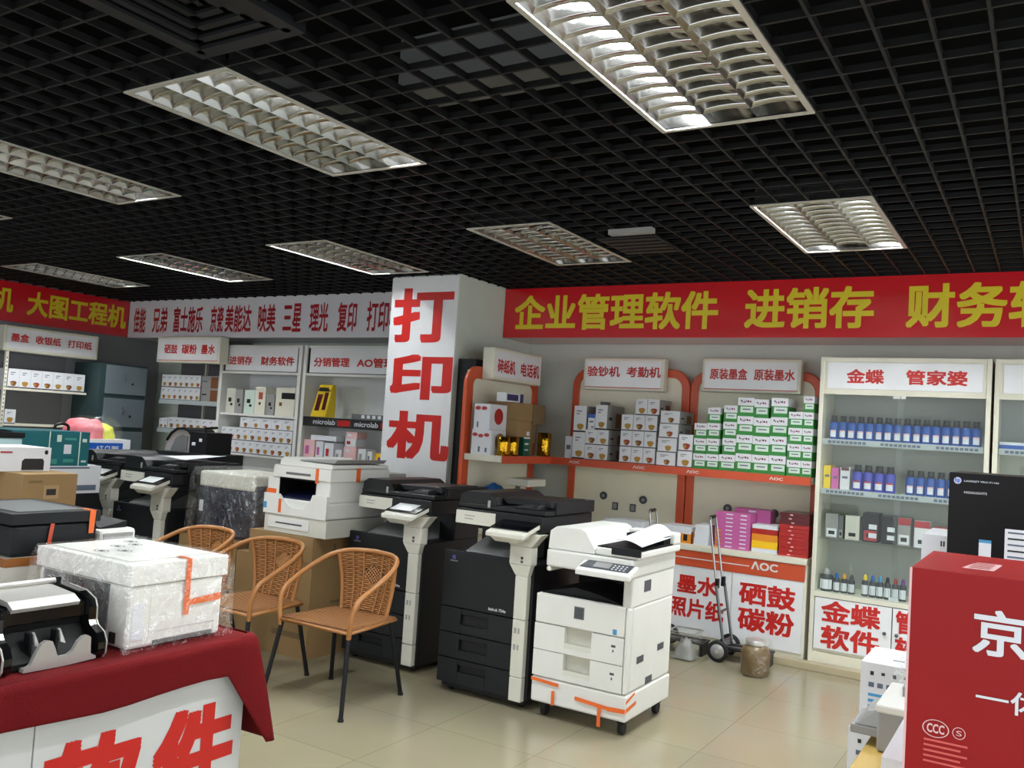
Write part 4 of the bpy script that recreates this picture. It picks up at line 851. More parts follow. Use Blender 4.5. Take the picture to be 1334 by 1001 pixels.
# ============================================================ LEFT FOREGROUND
t = thing('display_table', 'long display table with a white front board, under the red cloth', 'table', (-3.1, 1.0, 0))
MB().box(-3.84, -2.47, -.6, 2.24, .715, .748, M['wood']).build('tabletop', t)
for x in (-3.78, -2.53):
    for y in (-.54, 2.18): MB().box(x-.025, x+.025, y-.025, y+.025, 0, .715, M['mid_grey']).build('leg', t)
p = MB().box(-2.462, -2.44, 1.486, 2.25, .02, .735, M['board']).build('front_board', t, bevel=.003)
MB().textx('件', 1.885, 2.212, .235, .548, -2.4385, M['red_ink'], .05).textx('软', 1.515, 1.84, .235, .55, -2.4385, M['red_ink'], .05).build('lettering', p, 'big red characters')
p = MB().box(-2.462, -2.44, -.6, 1.482, .02, .735, M['board']).build('front_board', t, bevel=.003)
MB().textx('务', 1.135, 1.455, .235, .545, -2.4385, M['red_ink'], .05).build('lettering', p, 'big red characters')
# cloth: top, front drop, rounded corner with a hanging tail, end drop
XF, YE, YN, XB = -2.425, 2.262, -.6, -3.86
edge = [(XF, YN+(YE-.03-YN)*k/30) for k in range(31)]+[(XF-.03+.03*math.cos(R(a)), YE-.03+.03*math.sin(R(a))) for a in (30, 60)]+[(XF-.03-(XF-.03-XB)*k/14, YE) for k in range(15)]
cum = [0]
for i in range(1, len(edge)): cum.append(cum[-1]+math.hypot(edge[i][0]-edge[i-1][0], edge[i][1]-edge[i-1][1]))
sc_ = cum[30]                                  # distance along the edge at the corner
def drop(i):
    d = cum[i]-sc_
    if d < -.06: return .125+.008*math.sin(cum[i]*9)
    if d < .0: return .125+(.33-.125)*(d+.06)/.06
    return .375-.12*min(1, d/.9)+.02*math.sin(d*14)
cb = MB()
def cl(u, v):
    i = int(round(u*(len(edge)-1))); x, y = edge[i]; d = cum[i]-sc_; h = drop(i)
    if i < 30: nx, ny = 1, 0
    elif i > 33: nx, ny = 0, 1
    else: nx, ny = .7, .7
    fl = .004+.012*v
    if d > -.05: fl += (.075*v**.8)*max(0, 1-abs(d-.02)/.32)+.022*v*math.sin(d*26)
    r_ = .02; q = min(1, v/.12); zz0 = .757-r_*(1-math.cos(q*PI/2)) if v < .12 else .757-r_-(h-r_)*(v-.12)/.88
    return (x+nx*(fl+r_*(math.sin(q*PI/2)-1)+.004), y+ny*(fl+r_*(math.sin(q*PI/2)-1)+.004), zz0+.003*noise.noise(Vector((x*6, y*6, v*3))))
cb.surf(cl, len(edge)-1, 16, M['red_velvet'])
cb.quad((XB, YN, .757), (XF-.016, YN, .757), (XF-.016, YE-.016, .757), (XB, YE-.016, .757), M['red_velvet'])
c = cb.build('tablecloth', None, 'dark red velvet cloth draped over the long display table', 'tablecloth', org=(-3.1, 1.0, .757))
c.modifiers.new('solid', 'SOLIDIFY').thickness = .004
TT = .7585
# ---- money counter
m = thing('money_counter', 'black and silver banknote counter on the red cloth', 'banknote counter', (-2.62, 1.57, TT))
prof = [(-2.80, 0), (-2.508, 0), (-2.496, .015), (-2.494, .05), (-2.51, .078), (-2.545, .095), (-2.556, .11), (-2.558, .15), (-2.57, .172), (-2.62, .192), (-2.72, .2), (-2.80, .19)]
prof = [(x, TT+z) for x, z in prof]
def off_prof(k): cx, cz = -2.65, TT+.1; return [(cx+(x-cx)*k, cz+(z-cz)*k) for x, z in prof]
for y0, y1 in ((1.405, 1.432), (1.697, 1.724)):
    q = MB().prism(off_prof(.985), 'y', y0, y1, M['black_gloss']); e = y0-.002 if y0 < 1.5 else y1-.002
    s = q.build('side_cheek', m, bevel=.004)
    ring = MB(); A, B = off_prof(1.0), off_prof(.965); n = len(A)
    for i in range(n):
        j = (i+1) % n; a, b, c_, d = A[i], A[j], B[j], B[i]
        ring.hexa([(a[0], e, a[1]), (b[0], e, b[1]), (c_[0], e, c_[1]), (d[0], e, d[1])], [(a[0], e+.004, a[1]), (b[0], e+.004, b[1]), (c_[0], e+.004, c_[1]), (d[0], e+.004, d[1])], M['silver'])
    ring.build('edge_trim', s, 'silver edge line')
MB().box(-2.80, -2.60, 1.432, 1.697, TT, TT+.17, M['matte_black']).box(-2.60, -2.53, 1.432, 1.697, TT, TT+.03, M['black_plastic']).box(-2.605, -2.58, 1.432, 1.697, TT+.12, TT+.168, M['black_gloss']).build('body', m, bevel=.004)
MB().hexa([(-2.60, 1.432, TT+.02), (-2.52, 1.432, TT+.02), (-2.52, 1.697, TT+.02), (-2.60, 1.697, TT+.02)], [(-2.60, 1.432, TT+.1), (-2.56, 1.432, TT+.06), (-2.56, 1.697, TT+.06), (-2.60, 1.697, TT+.1)], M['matte_black']).build('stacker', m, bevel=.004)
for y in (1.5, 1.58): MB().box(-2.565, -2.535, y, y+.008, TT+.03, TT+.1, M['black_plastic']).hexa([(-2.55, y+.028, TT+.035), (-2.545, y+.048, TT+.035), (-2.555, y+.048, TT+.035), (-2.56, y+.028, TT+.035)], [(-2.575, y+.03, TT+.095), (-2.57, y+.034, TT+.095), (-2.58, y+.034, TT+.095), (-2.585, y+.03, TT+.095)], M['silver']).build('guide_fin', m)
for y in (1.425, 1.705):
    q = MB()
    for k in range(3):
        for z in (.06, .085, .165): q.box(-2.53-.01*k-(.03 if z > .1 else 0), -2.525-.01*k-(.03 if z > .1 else 0), y-.012, y+.012, TT+z, TT+z+.012, M['silver'])
cov = [(-2.575, TT+.158), (-2.568, TT+.172), (-2.60, TT+.19), (-2.72, TT+.2), (-2.79, TT+.196), (-2.79, TT+.18), (-2.60, TT+.175)]
MB().prism(cov, 'y', 1.46, 1.67, M['silver']).build('top_cover', m, 'silver top cover', bevel=.003)
MB().tube([(-2.755, 1.41, TT+.205), (-2.755, 1.70, TT+.205)], .011, M['silver'], 10).box(-2.767, -2.743, 1.695, 1.71, TT+.195, TT+.217, M['black_plastic']).build('carry_handle', m, 'silver bar handle')
my = [(1.465, .002), (1.47, .014), (1.487, .02), (1.503, .055), (1.517, .077), (1.53, .084), (1.548, .08), (1.558, .06), (1.566, .037), (1.578, .03), (1.60, .031), (1.615, .04), (1.63, .066), (1.645, .078), (1.66, .08), (1.671, .072), (1.674, .022), (1.692, .012), (1.692, .004), (1.60, .0), (1.57, .0)]
MB().prism([(y, TT+z) for y, z in my], 'x', -2.512, -2.498, M['silver']).build('note_catcher', m, 'silver wave-shaped note catcher', bevel=.003)
MB().box(-2.6, -2.505, 1.472, 1.69, TT+.001, TT+.012, M['silver']).build('note_tray', m)
# ---- wrapped white printer
p = thing('wrapped_printer', 'white printer in crinkled clear film with orange tape on the red cloth', 'printer', (-2.76, 1.99, TT))
W = M['white_plastic']
MB().box(-3.03, -2.51, 1.805, 2.175, TT+.002, TT+.205, W).build('body', p, bevel=.012)
MB().box(-3.04, -2.502, 1.797, 2.185, TT+.208, TT+.276, W).box(-3.0, -2.56, 1.83, 2.15, TT+.276, TT+.281, W).build('lid', p, bevel=.014)
MB().box(-3.0, -2.62, 1.8025, 1.806, TT+.03, TT+.2, M['mid_grey']).box(-2.6, -2.57, 1.8, 1.806, TT+.015, TT+.05, M['ink_black']).build('side_panel', p, 'grey side panel')
MB().box(-2.512, -2.507, 1.9, 2.14, TT+.006, TT+.022, M['mid_grey']).box(-2.512, -2.5065, 1.815, 1.86, TT+.03, TT+.15, M['box_white']).box(-2.512, -2.5068, 1.88, 2.15, TT+.05, TT+.17, W).build('front_panel', p, bevel=.003)
o_ = M['tape_orange']; t = MB(); x = -2.4995
t.quad((x, 2.005, TT+.09), (x, 2.027, TT+.09), (x, 2.027, TT+.28), (x, 2.005, TT+.28), o_).quad((x+.0005, 2.02, TT+.12), (x+.0005, 2.16, TT+.125), (x+.0005, 2.16, TT+.15), (x+.0005, 2.02, TT+.14), o_).quad((-2.56, 2.005, TT+.2815), (-2.5, 2.005, TT+.28), (-2.5, 2.027, TT+.28), (-2.56, 2.027, TT+.2815), o_)
t.build('tape', p, 'orange tape strip')
t = MB()                                        # printed warning marks on the film over the lid
for k, (xx, yy) in enumerate(((-2.72, 1.83), (-2.78, 1.93), (-2.68, 1.89), (-2.85, 2.03), (-2.78, 2.0), (-2.9, 2.1))):
    for a in range(12):
        b_, c_ = R(a*30), R(a*30+24); q = lambda an, r_: (xx+r_*1.3*math.cos(an), yy+r_*.9*math.sin(an), TT+.2945)
        t.quad(q(b_, .019), q(b_, .0235), q(c_, .0235), q(c_, .019), M['ink_black'])
    t.box(xx-.01, xx+.012, yy-.008, yy+.008, TT+.294, TT+.2946, M['ink_black'])
for yy, xx in ((1.7985, -2.83), (1.7985, -2.76)):
    for a in range(14):
        b_, c_ = R(a*18-30), R(a*18-14); q = lambda an, r_: (xx+r_*math.cos(an), 1.786, TT+.175+r_*math.sin(an))
        t.quad(q(b_, .018), q(b_, .023), q(c_, .023), q(c_, .018), M['ink_black'])
t.build('film_print', p, 'black printed marks')
film_shell(-3.055, -2.485, 1.782, 2.20, TT+.001, TT+.283, .012, .03, 8., 26).build('plastic_wrap', p, 'clear crinkled plastic film')
# ---- black printer on a pale carton
carton('carton', 'pale carton with a brown tape band under the black printer', 'carton', (-3.52, -3.1, 1.72, 2.06, TT, .985), M['ivory'], [('r', 0, 1, .86, 1, M['tape_brown']), ('f', 0, 1, .86, 1, M['tape_brown'])], bevel=.006)
p = thing('printer', 'black flat-topped printer with orange tapes at the left edge', 'printer', (-3.3, 1.9, .986))
MB().box(-3.55, -3.10, 1.735, 2.06, .987, 1.095, M['charcoal']).build('body', p, bevel=.012)
MB().box(-3.56, -3.095, 1.728, 2.068, 1.10, 1.14, M['charcoal']).box(-3.5, -3.14, 1.77, 2.02, 1.14, 1.143, M['mid_grey']).build('lid', p, bevel=.01)
t = MB(); x = -3.0925
t.quad((x, 1.86, 1.02), (x, 1.875, 1.02), (x, 1.885, 1.1), (x, 1.87, 1.1), mat('tape_red', (190, 70, 40), .4)).quad((x, 2.02, 1.055), (x, 2.04, 1.055), (x, 2.045, 1.142), (x, 2.02, 1.142), M['tape_orange']).quad((-3.17, 2.02, 1.1412), (-3.093, 2.02, 1.1412), (-3.093, 2.045, 1.1412), (-3.17, 2.05, 1.1412), M['tape_orange'])
t.build('tape', p, 'orange tape strip')
# ---- grey-white small printer behind
p = thing('printer', 'small grey and white printer behind the wrapped white printer, dark sheet on top', 'printer', (-3.3, 2.17, TT))
MB().box(-3.42, -3.12, 2.085, 2.245, TT+.002, 1.06, M['white_plastic']).build('body', p, bevel=.015)
MB().box(-3.123, -3.117, 2.10, 2.23, .85, 1.045, M['grey_plastic']).build('front_panel', p, 'grey front panel', bevel=.004)
MB().hexa([(-3.36, 2.09, 1.061), (-3.14, 2.1, 1.061), (-3.15, 2.22, 1.061), (-3.36, 2.22, 1.061)], [(-3.36, 2.09, 1.066), (-3.14, 2.1, 1.066), (-3.15, 2.22, 1.085), (-3.36, 2.22, 1.09)], M['black_plastic']).build('sheet', p, 'dark flat sheet')

# ---- clutter on the second table
carton('kraft_carton', 'kraft carton on the floor under the kraft printer carton with a hand hole', 'carton', (-5.55, -5.0, 2.836, 3.163, 0, .75), M['kraft'])
carton('kraft_carton', 'kraft carton on the floor under the black-topped pale printer', 'carton', (-6.2, -5.76, 2.8, 3.25, 0, .75), M['kraft'])
carton('dark_carton', 'black carton on the floor under the white carton and the teal one', 'carton', (-6.45, -6.0, 3.36, 3.975, 0, .884), M['charcoal'])
carton('kraft_carton', 'kraft printer carton with a hand hole, behind the black printer', 'carton', (-5.55, -5.0, 2.836, 3.163, .751, 1.113), M['kraft'], [('r', .1, .35, .86, .9, M['kraft_dark']), ('r', .42, .62, .66, .76, M['box_dark']), ('r', .8, .88, .35, .45, M['kraft_dark']), ('r', .38, .66, .62, .8, mat('kraft_pale', (170, 142, 104), .7))][0:1]+[('r', .38, .66, .60, .82, mat('kraft_pale', (170, 142, 104), .7)), ('r', .43, .61, .66, .76, M['box_dark']), ('r', .8, .88, .35, .45, M['kraft_dark'])], bevel=.005)
carton('white_carton', 'white carton with a black window standing on the kraft printer carton', 'carton', (-5.52, -5.2, 2.70, 3.105, 1.1145, 1.256), M['box_white'], [], bevel=.004,
       extra=lambda b: b.add([(-5.1985, y, z) for y, z in ((2.93, 1.122), (3.065, 1.122), (3.065, 1.175), (3.055, 1.19), (2.945, 1.19), (2.93, 1.175))], [(0, 1, 2, 3, 4, 5)], M['ink_black']).add([(-5.1985, 3.075+.012*math.cos(a)*(1 if k else 1), 1.228+.014*math.sin(a)) for k, a in enumerate([q*PI/6 for q in range(12)])], [tuple(range(12))], M['ink_black']).quad((-5.1985, 2.8, 1.222), (-5.1985, 2.87, 1.222), (-5.1985, 2.87, 1.232), (-5.1985, 2.8, 1.232), M['red_pack']))
carton('white_carton', 'white carton under the teal carton', 'carton', (-6.45, -6.0, 3.36, 3.975, .885, 1.083), M['box_white'], [('r', .1, .85, .9, .96, M['print_grey']), ('r', .55, .95, .1, .3, M['print_grey'])], bevel=.004)
carton('teal_carton', 'teal printed carton with pale straps on the white carton', 'carton', (-6.45, -6.0, 3.3, 3.865, 1.0845, 1.328), M['teal'], [('r', .46, .475, 0, 1, M['label_pale']), ('r', .86, .875, 0, 1, M['label_pale']), ('r', .66, .76, .35, .62, M['paper']), ('r', .56, .62, .7, .9, M['label_pale']), ('r', .66, .82, .75, .82, mat('teal_pale', (60, 140, 130), .5)), ('r', .66, .8, .1, .2, mat('teal_pale', (60, 140, 130), .5)), ('r', .9, .96, .7, .8, M['label_pale']), ('r', .5, .58, .05, .2, mat('teal_pale', (60, 140, 130), .5)), ('r', .9, .97, .1, .16, M['label_pale'])], bevel=.004)
carton('kraft_carton', 'kraft carton supporting the small printer beside the teal carton', 'carton', (-6.2, -5.76, 2.8, 3.25, .751, 1.10), M['kraft'])
p = thing('printer', 'black-topped pale printer at the left edge beside the teal carton', 'printer', (-6.0, 3.05, 1.1015))
MB().box(-6.18, -5.77, 2.82, 3.245, 1.1025, 1.285, mat('pale_cyan', (176, 206, 208), .4)).build('body', p, bevel=.01)
MB().box(-6.19, -5.76, 2.81, 3.255, 1.287, 1.322, M['black_plastic']).prism([(2.84, 1.322), (3.2, 1.322), (3.14, 1.338), (2.9, 1.338)], 'x', -6.1, -5.8, M['black_plastic']).build('lid', p, 'black lid', bevel=.005)
# ---- third table near the left wall
t = thing('display_table', 'low table by the left wall with the blue and white carton', 'table', (-8.3, 5.0, 0))
MB().box(-8.6, -7.92, 4.25, 5.66, .715, .75, M['wood']).build('tabletop', t)
for x in (-8.55, -7.97):
    for y in (4.3, 5.61): MB().box(x-.025, x+.025, y-.025, y+.025, 0, .715, M['mid_grey']).build('leg', t)
carton('white_carton', 'white carton with a blue print under the pink bundle', 'carton', (-8.45, -8.0, 5.0, 5.6, .751, 1.19), M['box_white'], [('r', .0, .86, .25, .92, M['blue']), ('r', .3, .7, .7, .78, M['paper'])], bevel=.004,
       extra=lambda b: b.textx('AT CUBE', 5.22, 5.47, 1.08, 1.125, -7.996, M['paper'], .02))
b = thing('bundle', 'pink and yellow bundle in clear film on top of the blue and white carton', 'bag', (-8.2, 5.28, 1.191))
def blob(x0, x1, y0, y1, z0, h, sd, m, nm, lab):
    q = MB()
    def fn(u, v):
        a, e = 2*PI*u, PI/2*v; k = 1+.13*noise.noise(Vector((3*math.cos(a)*math.cos(e)+sd, 3*math.sin(a)*math.cos(e), 3*math.sin(e))))
        return ((x0+x1)/2+(x1-x0)/2*math.cos(a)*math.cos(e)**.6*k, (y0+y1)/2+(y1-y0)/2*math.sin(a)*math.cos(e)**.6*k, z0+h*math.sin(e)**.8*k)
    q.surf(fn, 28, 10, m); q.build(nm, b, lab)
blob(-8.40, -8.03, 5.02, 5.42, 1.191, .19, 1., M['pink'], 'pink_bundle', 'pink folded bundle')
blob(-8.36, -8.06, 5.2, 5.53, 1.191, .15, 5., mat('lime_cloth', (222, 222, 90), .6), 'yellow_bundle', 'yellow folded bundle')
blob(-8.44, -7.985, 5.03, 5.6, 1.191, .225, 9., BAG, 'film', 'clear film')
c = thing('equipment_case', 'black case with a carry handle beside the pink bundle', 'case', (-8.2, 4.65, .751))
MB().box(-8.42, -8.0, 4.35, 4.95, .751, 1.265, M['black_plastic']).build('body', c, bevel=.02)
MB().tube(smooth_path([(-8.02, 4.8, 1.26), (-8.02, 4.81, 1.31), (-8.02, 4.87, 1.33), (-8.02, 4.93, 1.31), (-8.02, 4.94, 1.26)], 4), .014, M['black_plastic'], 8).build('handle', c)
# ---- binding machine behind the left copiers
carton('floor_cabinet', 'dark grey cabinet base behind the left copiers, carrying the binding machine', 'cabinet', (-7.45, -6.72, 5.5, 5.95, 0, 1.125), M['charcoal'])
m = thing('binding_machine', 'arched grey and black binding machine behind the left copiers', 'binding machine', (-7.1, 5.7, 1.126))
pr = [(-7.42, 1.127), (-7.05, 1.127), (-7.05, 1.30), (-7.08, 1.325), (-7.16, 1.345), (-7.25, 1.335), (-7.33, 1.29), (-7.39, 1.22), (-7.42, 1.15)]
q = MB(); inn = [(-7.07+(x+7.07)*.74-.02, 1.127+(z-1.127)*.72) for x, z in pr]
q.prism(pr, 'y', 5.58, 5.85, M['silver']); q.build('housing', m, 'grey arched housing', bevel=.008)
MB().prism([(x, z+.003) for x, z in pr[2:8]]+[(x, z+.02) for x, z in reversed(pr[2:8])], 'y', 5.56, 5.87, M['black_plastic']).build('cover', m, 'black arched cover')
MB().prism([(-7.33, 1.14), (-7.09, 1.14), (-7.09, 1.28), (-7.17, 1.295), (-7.26, 1.26)], 'y', 5.572, 5.58, M['mid_grey']).build('side_plate', m)
MB().box(-7.04, -6.80, 5.56, 5.86, 1.127, 1.33, M['black_plastic']).box(-7.0, -6.95, 5.555, 5.56, 1.2, 1.23, M['paper']).box(-6.9, -6.86, 5.555, 5.56, 1.24, 1.27, M['paper']).build('punch_unit', m, 'black punch unit', bevel=.012)
MB().tube([(-6.86, 5.6, 1.33), (-6.83, 5.56, 1.37), (-6.83, 5.7, 1.38)], .012, M['black_plastic'], 8).build('lever', m)
MB().surf(lambda u, v: (-5.70+.36*u, 4.2+.36*v, 1.182+.03*v*u+.005*math.sin(5*u)), 10, 8, M['paper']).build('paper_sheet', None, 'white paper sheet lying on the feeder of the white-lit copier', 'paper', solid=.002)

# ============================================================ LEFT AND BACK-LEFT SHELVES
f = thing('shelf_unit', 'grey wall shelf unit with a white perforated post on the left wall', 'shelf unit', (-9.5, 5.4, 0))
MB().box(XL+.003, XL+.03, 4.0, 5.8, .4, 2.025, mat('panel_grey', (110, 110, 114), .6)).build('back_panel', f)
p_ = MB().box(-9.33, -9.3, 4.975, 5.005, 0, 2.03, M['cream'])
for k in range(44): p_.box(-9.2995, -9.299, 4.985, 4.995, .1+k*.043, .118+k*.043, M['lead'])
p_.build('post', f, 'white perforated post')
MB().box(XL+.03, -9.3, 5.006, 5.9, 1.625, 1.648, M['cream']).build('shelf_board', f)
MB().box(XL+.03, -9.3, 5.006, 5.9, 1.25, 1.27, M['cream']).build('shelf_board', f)
MB().box(XL+.03, -9.3, 5.006, 5.9, .6, .62, M['cream']).build('shelf_board', f)
for k in range(7): toner_box('white toner box on the left wall shelf, %s of the row of seven' % ORD[k], -9.55, -9.31, 5.02+.1225*k, 5.02+.1225*k+.12, 1.649, 1.85, 'white toner boxes on the left wall shelf', 'r', k)
toner_box('lone white toner box on the lower left wall shelf', -9.55, -9.31, 5.02, 5.135, 1.271, 1.42, None, 'r', 1)
c = thing('filing_cabinet', 'blue-grey steel filing cabinet in the left back corner', 'filing cabinet', (-9.35, 6.3, 0))
MB().box(XL+.004, -9.12, 5.93, 6.52, 0, 2.0, M['filing_dark']).build('body', c, bevel=.004)
for k in range(5):
    z1 = 1.985-k*.375; d = MB().box(-9.12, -9.1, 6.0, 6.515, z1-.325, z1, M['filing']).build('drawer', c, bevel=.003)
    y = 6.22; MB().tube([(-9.1, y, z1-.1), (-9.085, y+.005, z1-.1), (-9.085, y+.005, z1-.17), (-9.1, y, z1-.17)], .006, M['steel'], 6).build('handle', d)
    MB().lathe([(.012, 0), (.012, .008)], (-9.099, 6.33, z1-.2), M['black_plastic'], 10, 'x').build('lock', d)
f = thing('shelf_unit', 'white shelf unit with toner boxes in two rows in the left back corner', 'shelf unit', (-8.5, 6.8, 0))
MB().box(-9.1, -7.92, 6.98, 7.03, 0, 2.34, mat('panel_grey', (110, 110, 114), .6)).build('back_panel', f)
for x in (-8.62, ): MB().box(x-.015, x+.015, 6.955, 6.98, 0, 2.09, M['cream']).build('post', f)
for z in (1.635, 1.30, .9): MB().box(-8.95, -7.93, 6.6, 6.98, z-.02, z, M['cream']).box(-8.95, -7.93, 6.592, 6.6, z-.045, z+.004, M['paper_strip']).build('shelf_board', f)
GB = 'white toner boxes on the back left shelf'
for r in range(2):
    for k in range(7): toner_box('white toner box, %s of the %s row on the back left shelf' % (ORD[k], ('lower', 'upper')[r]), -8.94+.098*k, -8.94+.098*k+.0965, 6.605, 6.85, 1.636+.148*r, 1.636+.148*r+.146, GB, seed=k+r)
    carton('toner_box', 'grey-printed long side box at the right end of the %s row, back left shelf' % ('lower', 'upper')[r], 'box', (-8.25, -7.95, 6.62, 6.85, 1.636+.148*r, 1.636+.148*r+.146), M['box_grey'], [('f', .5, .9, .05, .9, M['blot_brown']), ('f', .05, .3, .5, .62, M['ink_black'] if r == 0 else M['print_grey'])], GB)
for k in range(7): toner_box('white toner box, %s of the middle shelf row, back left shelf' % ORD[k], -8.77+.117*k, -8.77+.117*k+.115, 6.605, 6.85, 1.301, 1.435, GB, seed=k)
for k in range(2): toner_box('white toner box standing loose at the left of the middle shelf row, %s one' % ('left', 'right')[k], -8.93+.075*k, -8.93+.075*k+.073, 6.605, 6.8, 1.301, 1.42, GB, seed=k)
for k in range(5): toner_box('white toner box, %s of the lowest visible row, back left shelf' % ORD[k], -8.7+.117*k, -8.7+.117*k+.115, 6.605, 6.85, .901, 1.12, GB, seed=k)

def white_cabinet(label, x0, x1, words, ftop):
    c = thing('shelf_cabinet', label, 'cabinet', ((x0+x1)/2, 6.75, 0)); y0, y1 = 6.56, 6.98; W = M['white_plastic']
    MB().box(x0, x0+.045, y0, y1, 0, 2.28, W).box(x1-.045, x1, y0, y1, 0, 2.28, W).box(x0+.045, x1-.045, y1-.02, y1, 0, 2.28, M['sign_white']).box(x0+.045, x1-.045, y0+.02, y1-.02, 2.25, 2.28, W).build('carcass', c, bevel=.004)
    MB().box(x0+.045, x1-.045, y0+.004, y0+.03, 1.965, 1.99, W).box(x0+.045, x1-.045, y0+.02, y0+.03, 1.99, 2.25, M['black_plastic']).build('header', c)
    MB().box(x0+.085, x1-.07, y0+.008, y0+.02, 1.998, 2.25, M['sign_white']).build('header_panel', c)
    pass
    for w_, a, b_ in words: MB().textf(w_, a, b_, 2.06, 2.155, y0+.006, M['red_ink'], .03).build('lettering', c, 'red characters')
    for z in (1.53, 1.10, .6): MB().box(x0+.045, x1-.045, y0+.02, y1-.02, z-.022, z, W).build('shelf_board', c)
    return c
c = white_cabinet('white shelf cabinet with toner boxes left of the column, next to the corner shelf', -7.9, -6.655, [('进销存', -7.759, -7.397), ('财务软件', -7.264, -6.762)], 0)
GP = 'small bagged parts on the white cabinet shelf'
for i, (xa, xb, h, m_) in enumerate(((-7.80, -7.66, .27, 'ivory'), (-7.655, -7.54, .26, 'grey_plastic'), (-7.51, -7.35, .26, 'label_pale'), (-7.345, -7.19, .30, 'cream'), (-7.16, -7.05, .22, 'grey_plastic'), (-7.03, -6.75, .30, 'cream'))):
    lb = ('pale bagged cartridge at the left of the white cabinet top shelf', 'grey bagged cartridge, second on the white cabinet top shelf', 'pale bagged cartridge with spare dark pieces, third on the white cabinet top shelf', 'cream box with a brown print on the white cabinet top shelf', 'small grey bagged cartridge between the two cream boxes', 'wide cream box with a long dark print on the white cabinet top shelf')[i]
    dk = [('f', .25, .6, .45, .62, M['charcoal']), ('f', .5, .75, .3, .4, M['charcoal'])] if m_ not in ('cream',) else ([('f', .35, .75, .55, .8, M['blot_red']), ('f', .4, .6, .35, .45, M['ink_black'])] if i == 3 else [('f', .3, 1, .6, .82, M['charcoal']), ('f', .2, .35, .35, .48, M['blot_brown'])])
    carton('parts_box' if m_ == 'cream' else 'parts_bag', lb, 'box' if m_ == 'cream' else 'bag', (xa, xb, 6.6, 6.75, 1.531, 1.531+h), M[m_], dk, GP, bevel=.012)
GW = 'white toner boxes in the white cabinet'
for k in range(10): toner_box('white toner box, %s of the bottom row in the white cabinet' % ORD[k], -7.84+.109*k, -7.84+.109*k+.1075, 6.6, 6.85, 1.101, 1.238, GW, seed=k)
for k in range(10): toner_box('white toner box, %s of the middle row in the white cabinet' % ORD[k], -7.835+.109*k, -7.835+.109*k+.1075, 6.6, 6.85, 1.239, 1.376, GW, seed=k+1)
for k in range(5): toner_box('white toner box, %s of the top row of five in the white cabinet' % ORD[k], -7.55+.162*k, -7.55+.162*k+.16, 6.6, 6.85, 1.377, 1.496, GW, seed=k)
c = white_cabinet('white shelf cabinet partly hidden by the column, with the black shelf strip', -6.625, -5.36, [('分销管理', -6.484, -5.997), ('AO管理', -5.899, -5.42)], 0)
s = MB().box(-6.575, -5.41, 6.565, 6.579, 1.45, 1.545, M['ink_black']).build('shelf_strip', c, 'black shelf strip')
t = MB()
for x in (-6.43, -5.87): t.textf('microlab', x, x+.30, 1.475, 1.525, 6.5635, M['paper'], .01).box(x+.33, x+.5 if x < -6 else x+.42, 6.5642, 6.565, 1.468, 1.527, M['red_pack'])
t.build('lettering', s)
q = MB()
MB().hexa([(-6.52, 6.6, 1.546), (-6.3, 6.59, 1.546), (-6.28, 6.72, 1.546), (-6.5, 6.73, 1.546)], [(-6.43, 6.62, 1.88), (-6.24, 6.61, 1.88), (-6.23, 6.66, 1.88), (-6.42, 6.67, 1.88)], M['yellow']).quad((-6.465, 6.599, 1.61), (-6.4, 6.597, 1.61), (-6.36, 6.609, 1.78), (-6.43, 6.611, 1.78), M['maroon_pack']).quad((-6.36, 6.594, 1.62), (-6.31, 6.594, 1.62), (-6.28, 6.606, 1.8), (-6.33, 6.606, 1.8), M['maroon_pack']).quad((-6.43, 6.609, 1.81), (-6.25, 6.606, 1.81), (-6.25, 6.61, 1.85), (-6.42, 6.612, 1.85), M['ink_black']).build('snack_bag', None, 'yellow printed upright bag above the black shelf strip', 'bag', bevel=.01)
MB().lathe([(.11, 0), (.115, .02), (.112, .30), (.09, .33)], (-6.08, 6.75, 1.546), BAG, 20).build('clear_tub', None, 'clear plastic wrapped tub right of the yellow bag', 'tub')
d = MB().box(-5.95, -5.5, 6.6, 6.85, 1.531, 1.6, M['mid_grey'])
for k in range(5): d.box(-5.82+.07*k, -5.78+.07*k, 6.598, 6.6, 1.56, 1.592, M['paper'])
d.build('speaker_box', None, 'long dark box with pale prints behind the right part of the black shelf strip', 'box', bevel=.003)
GM = 'small medical-looking packs on the lower shelf'
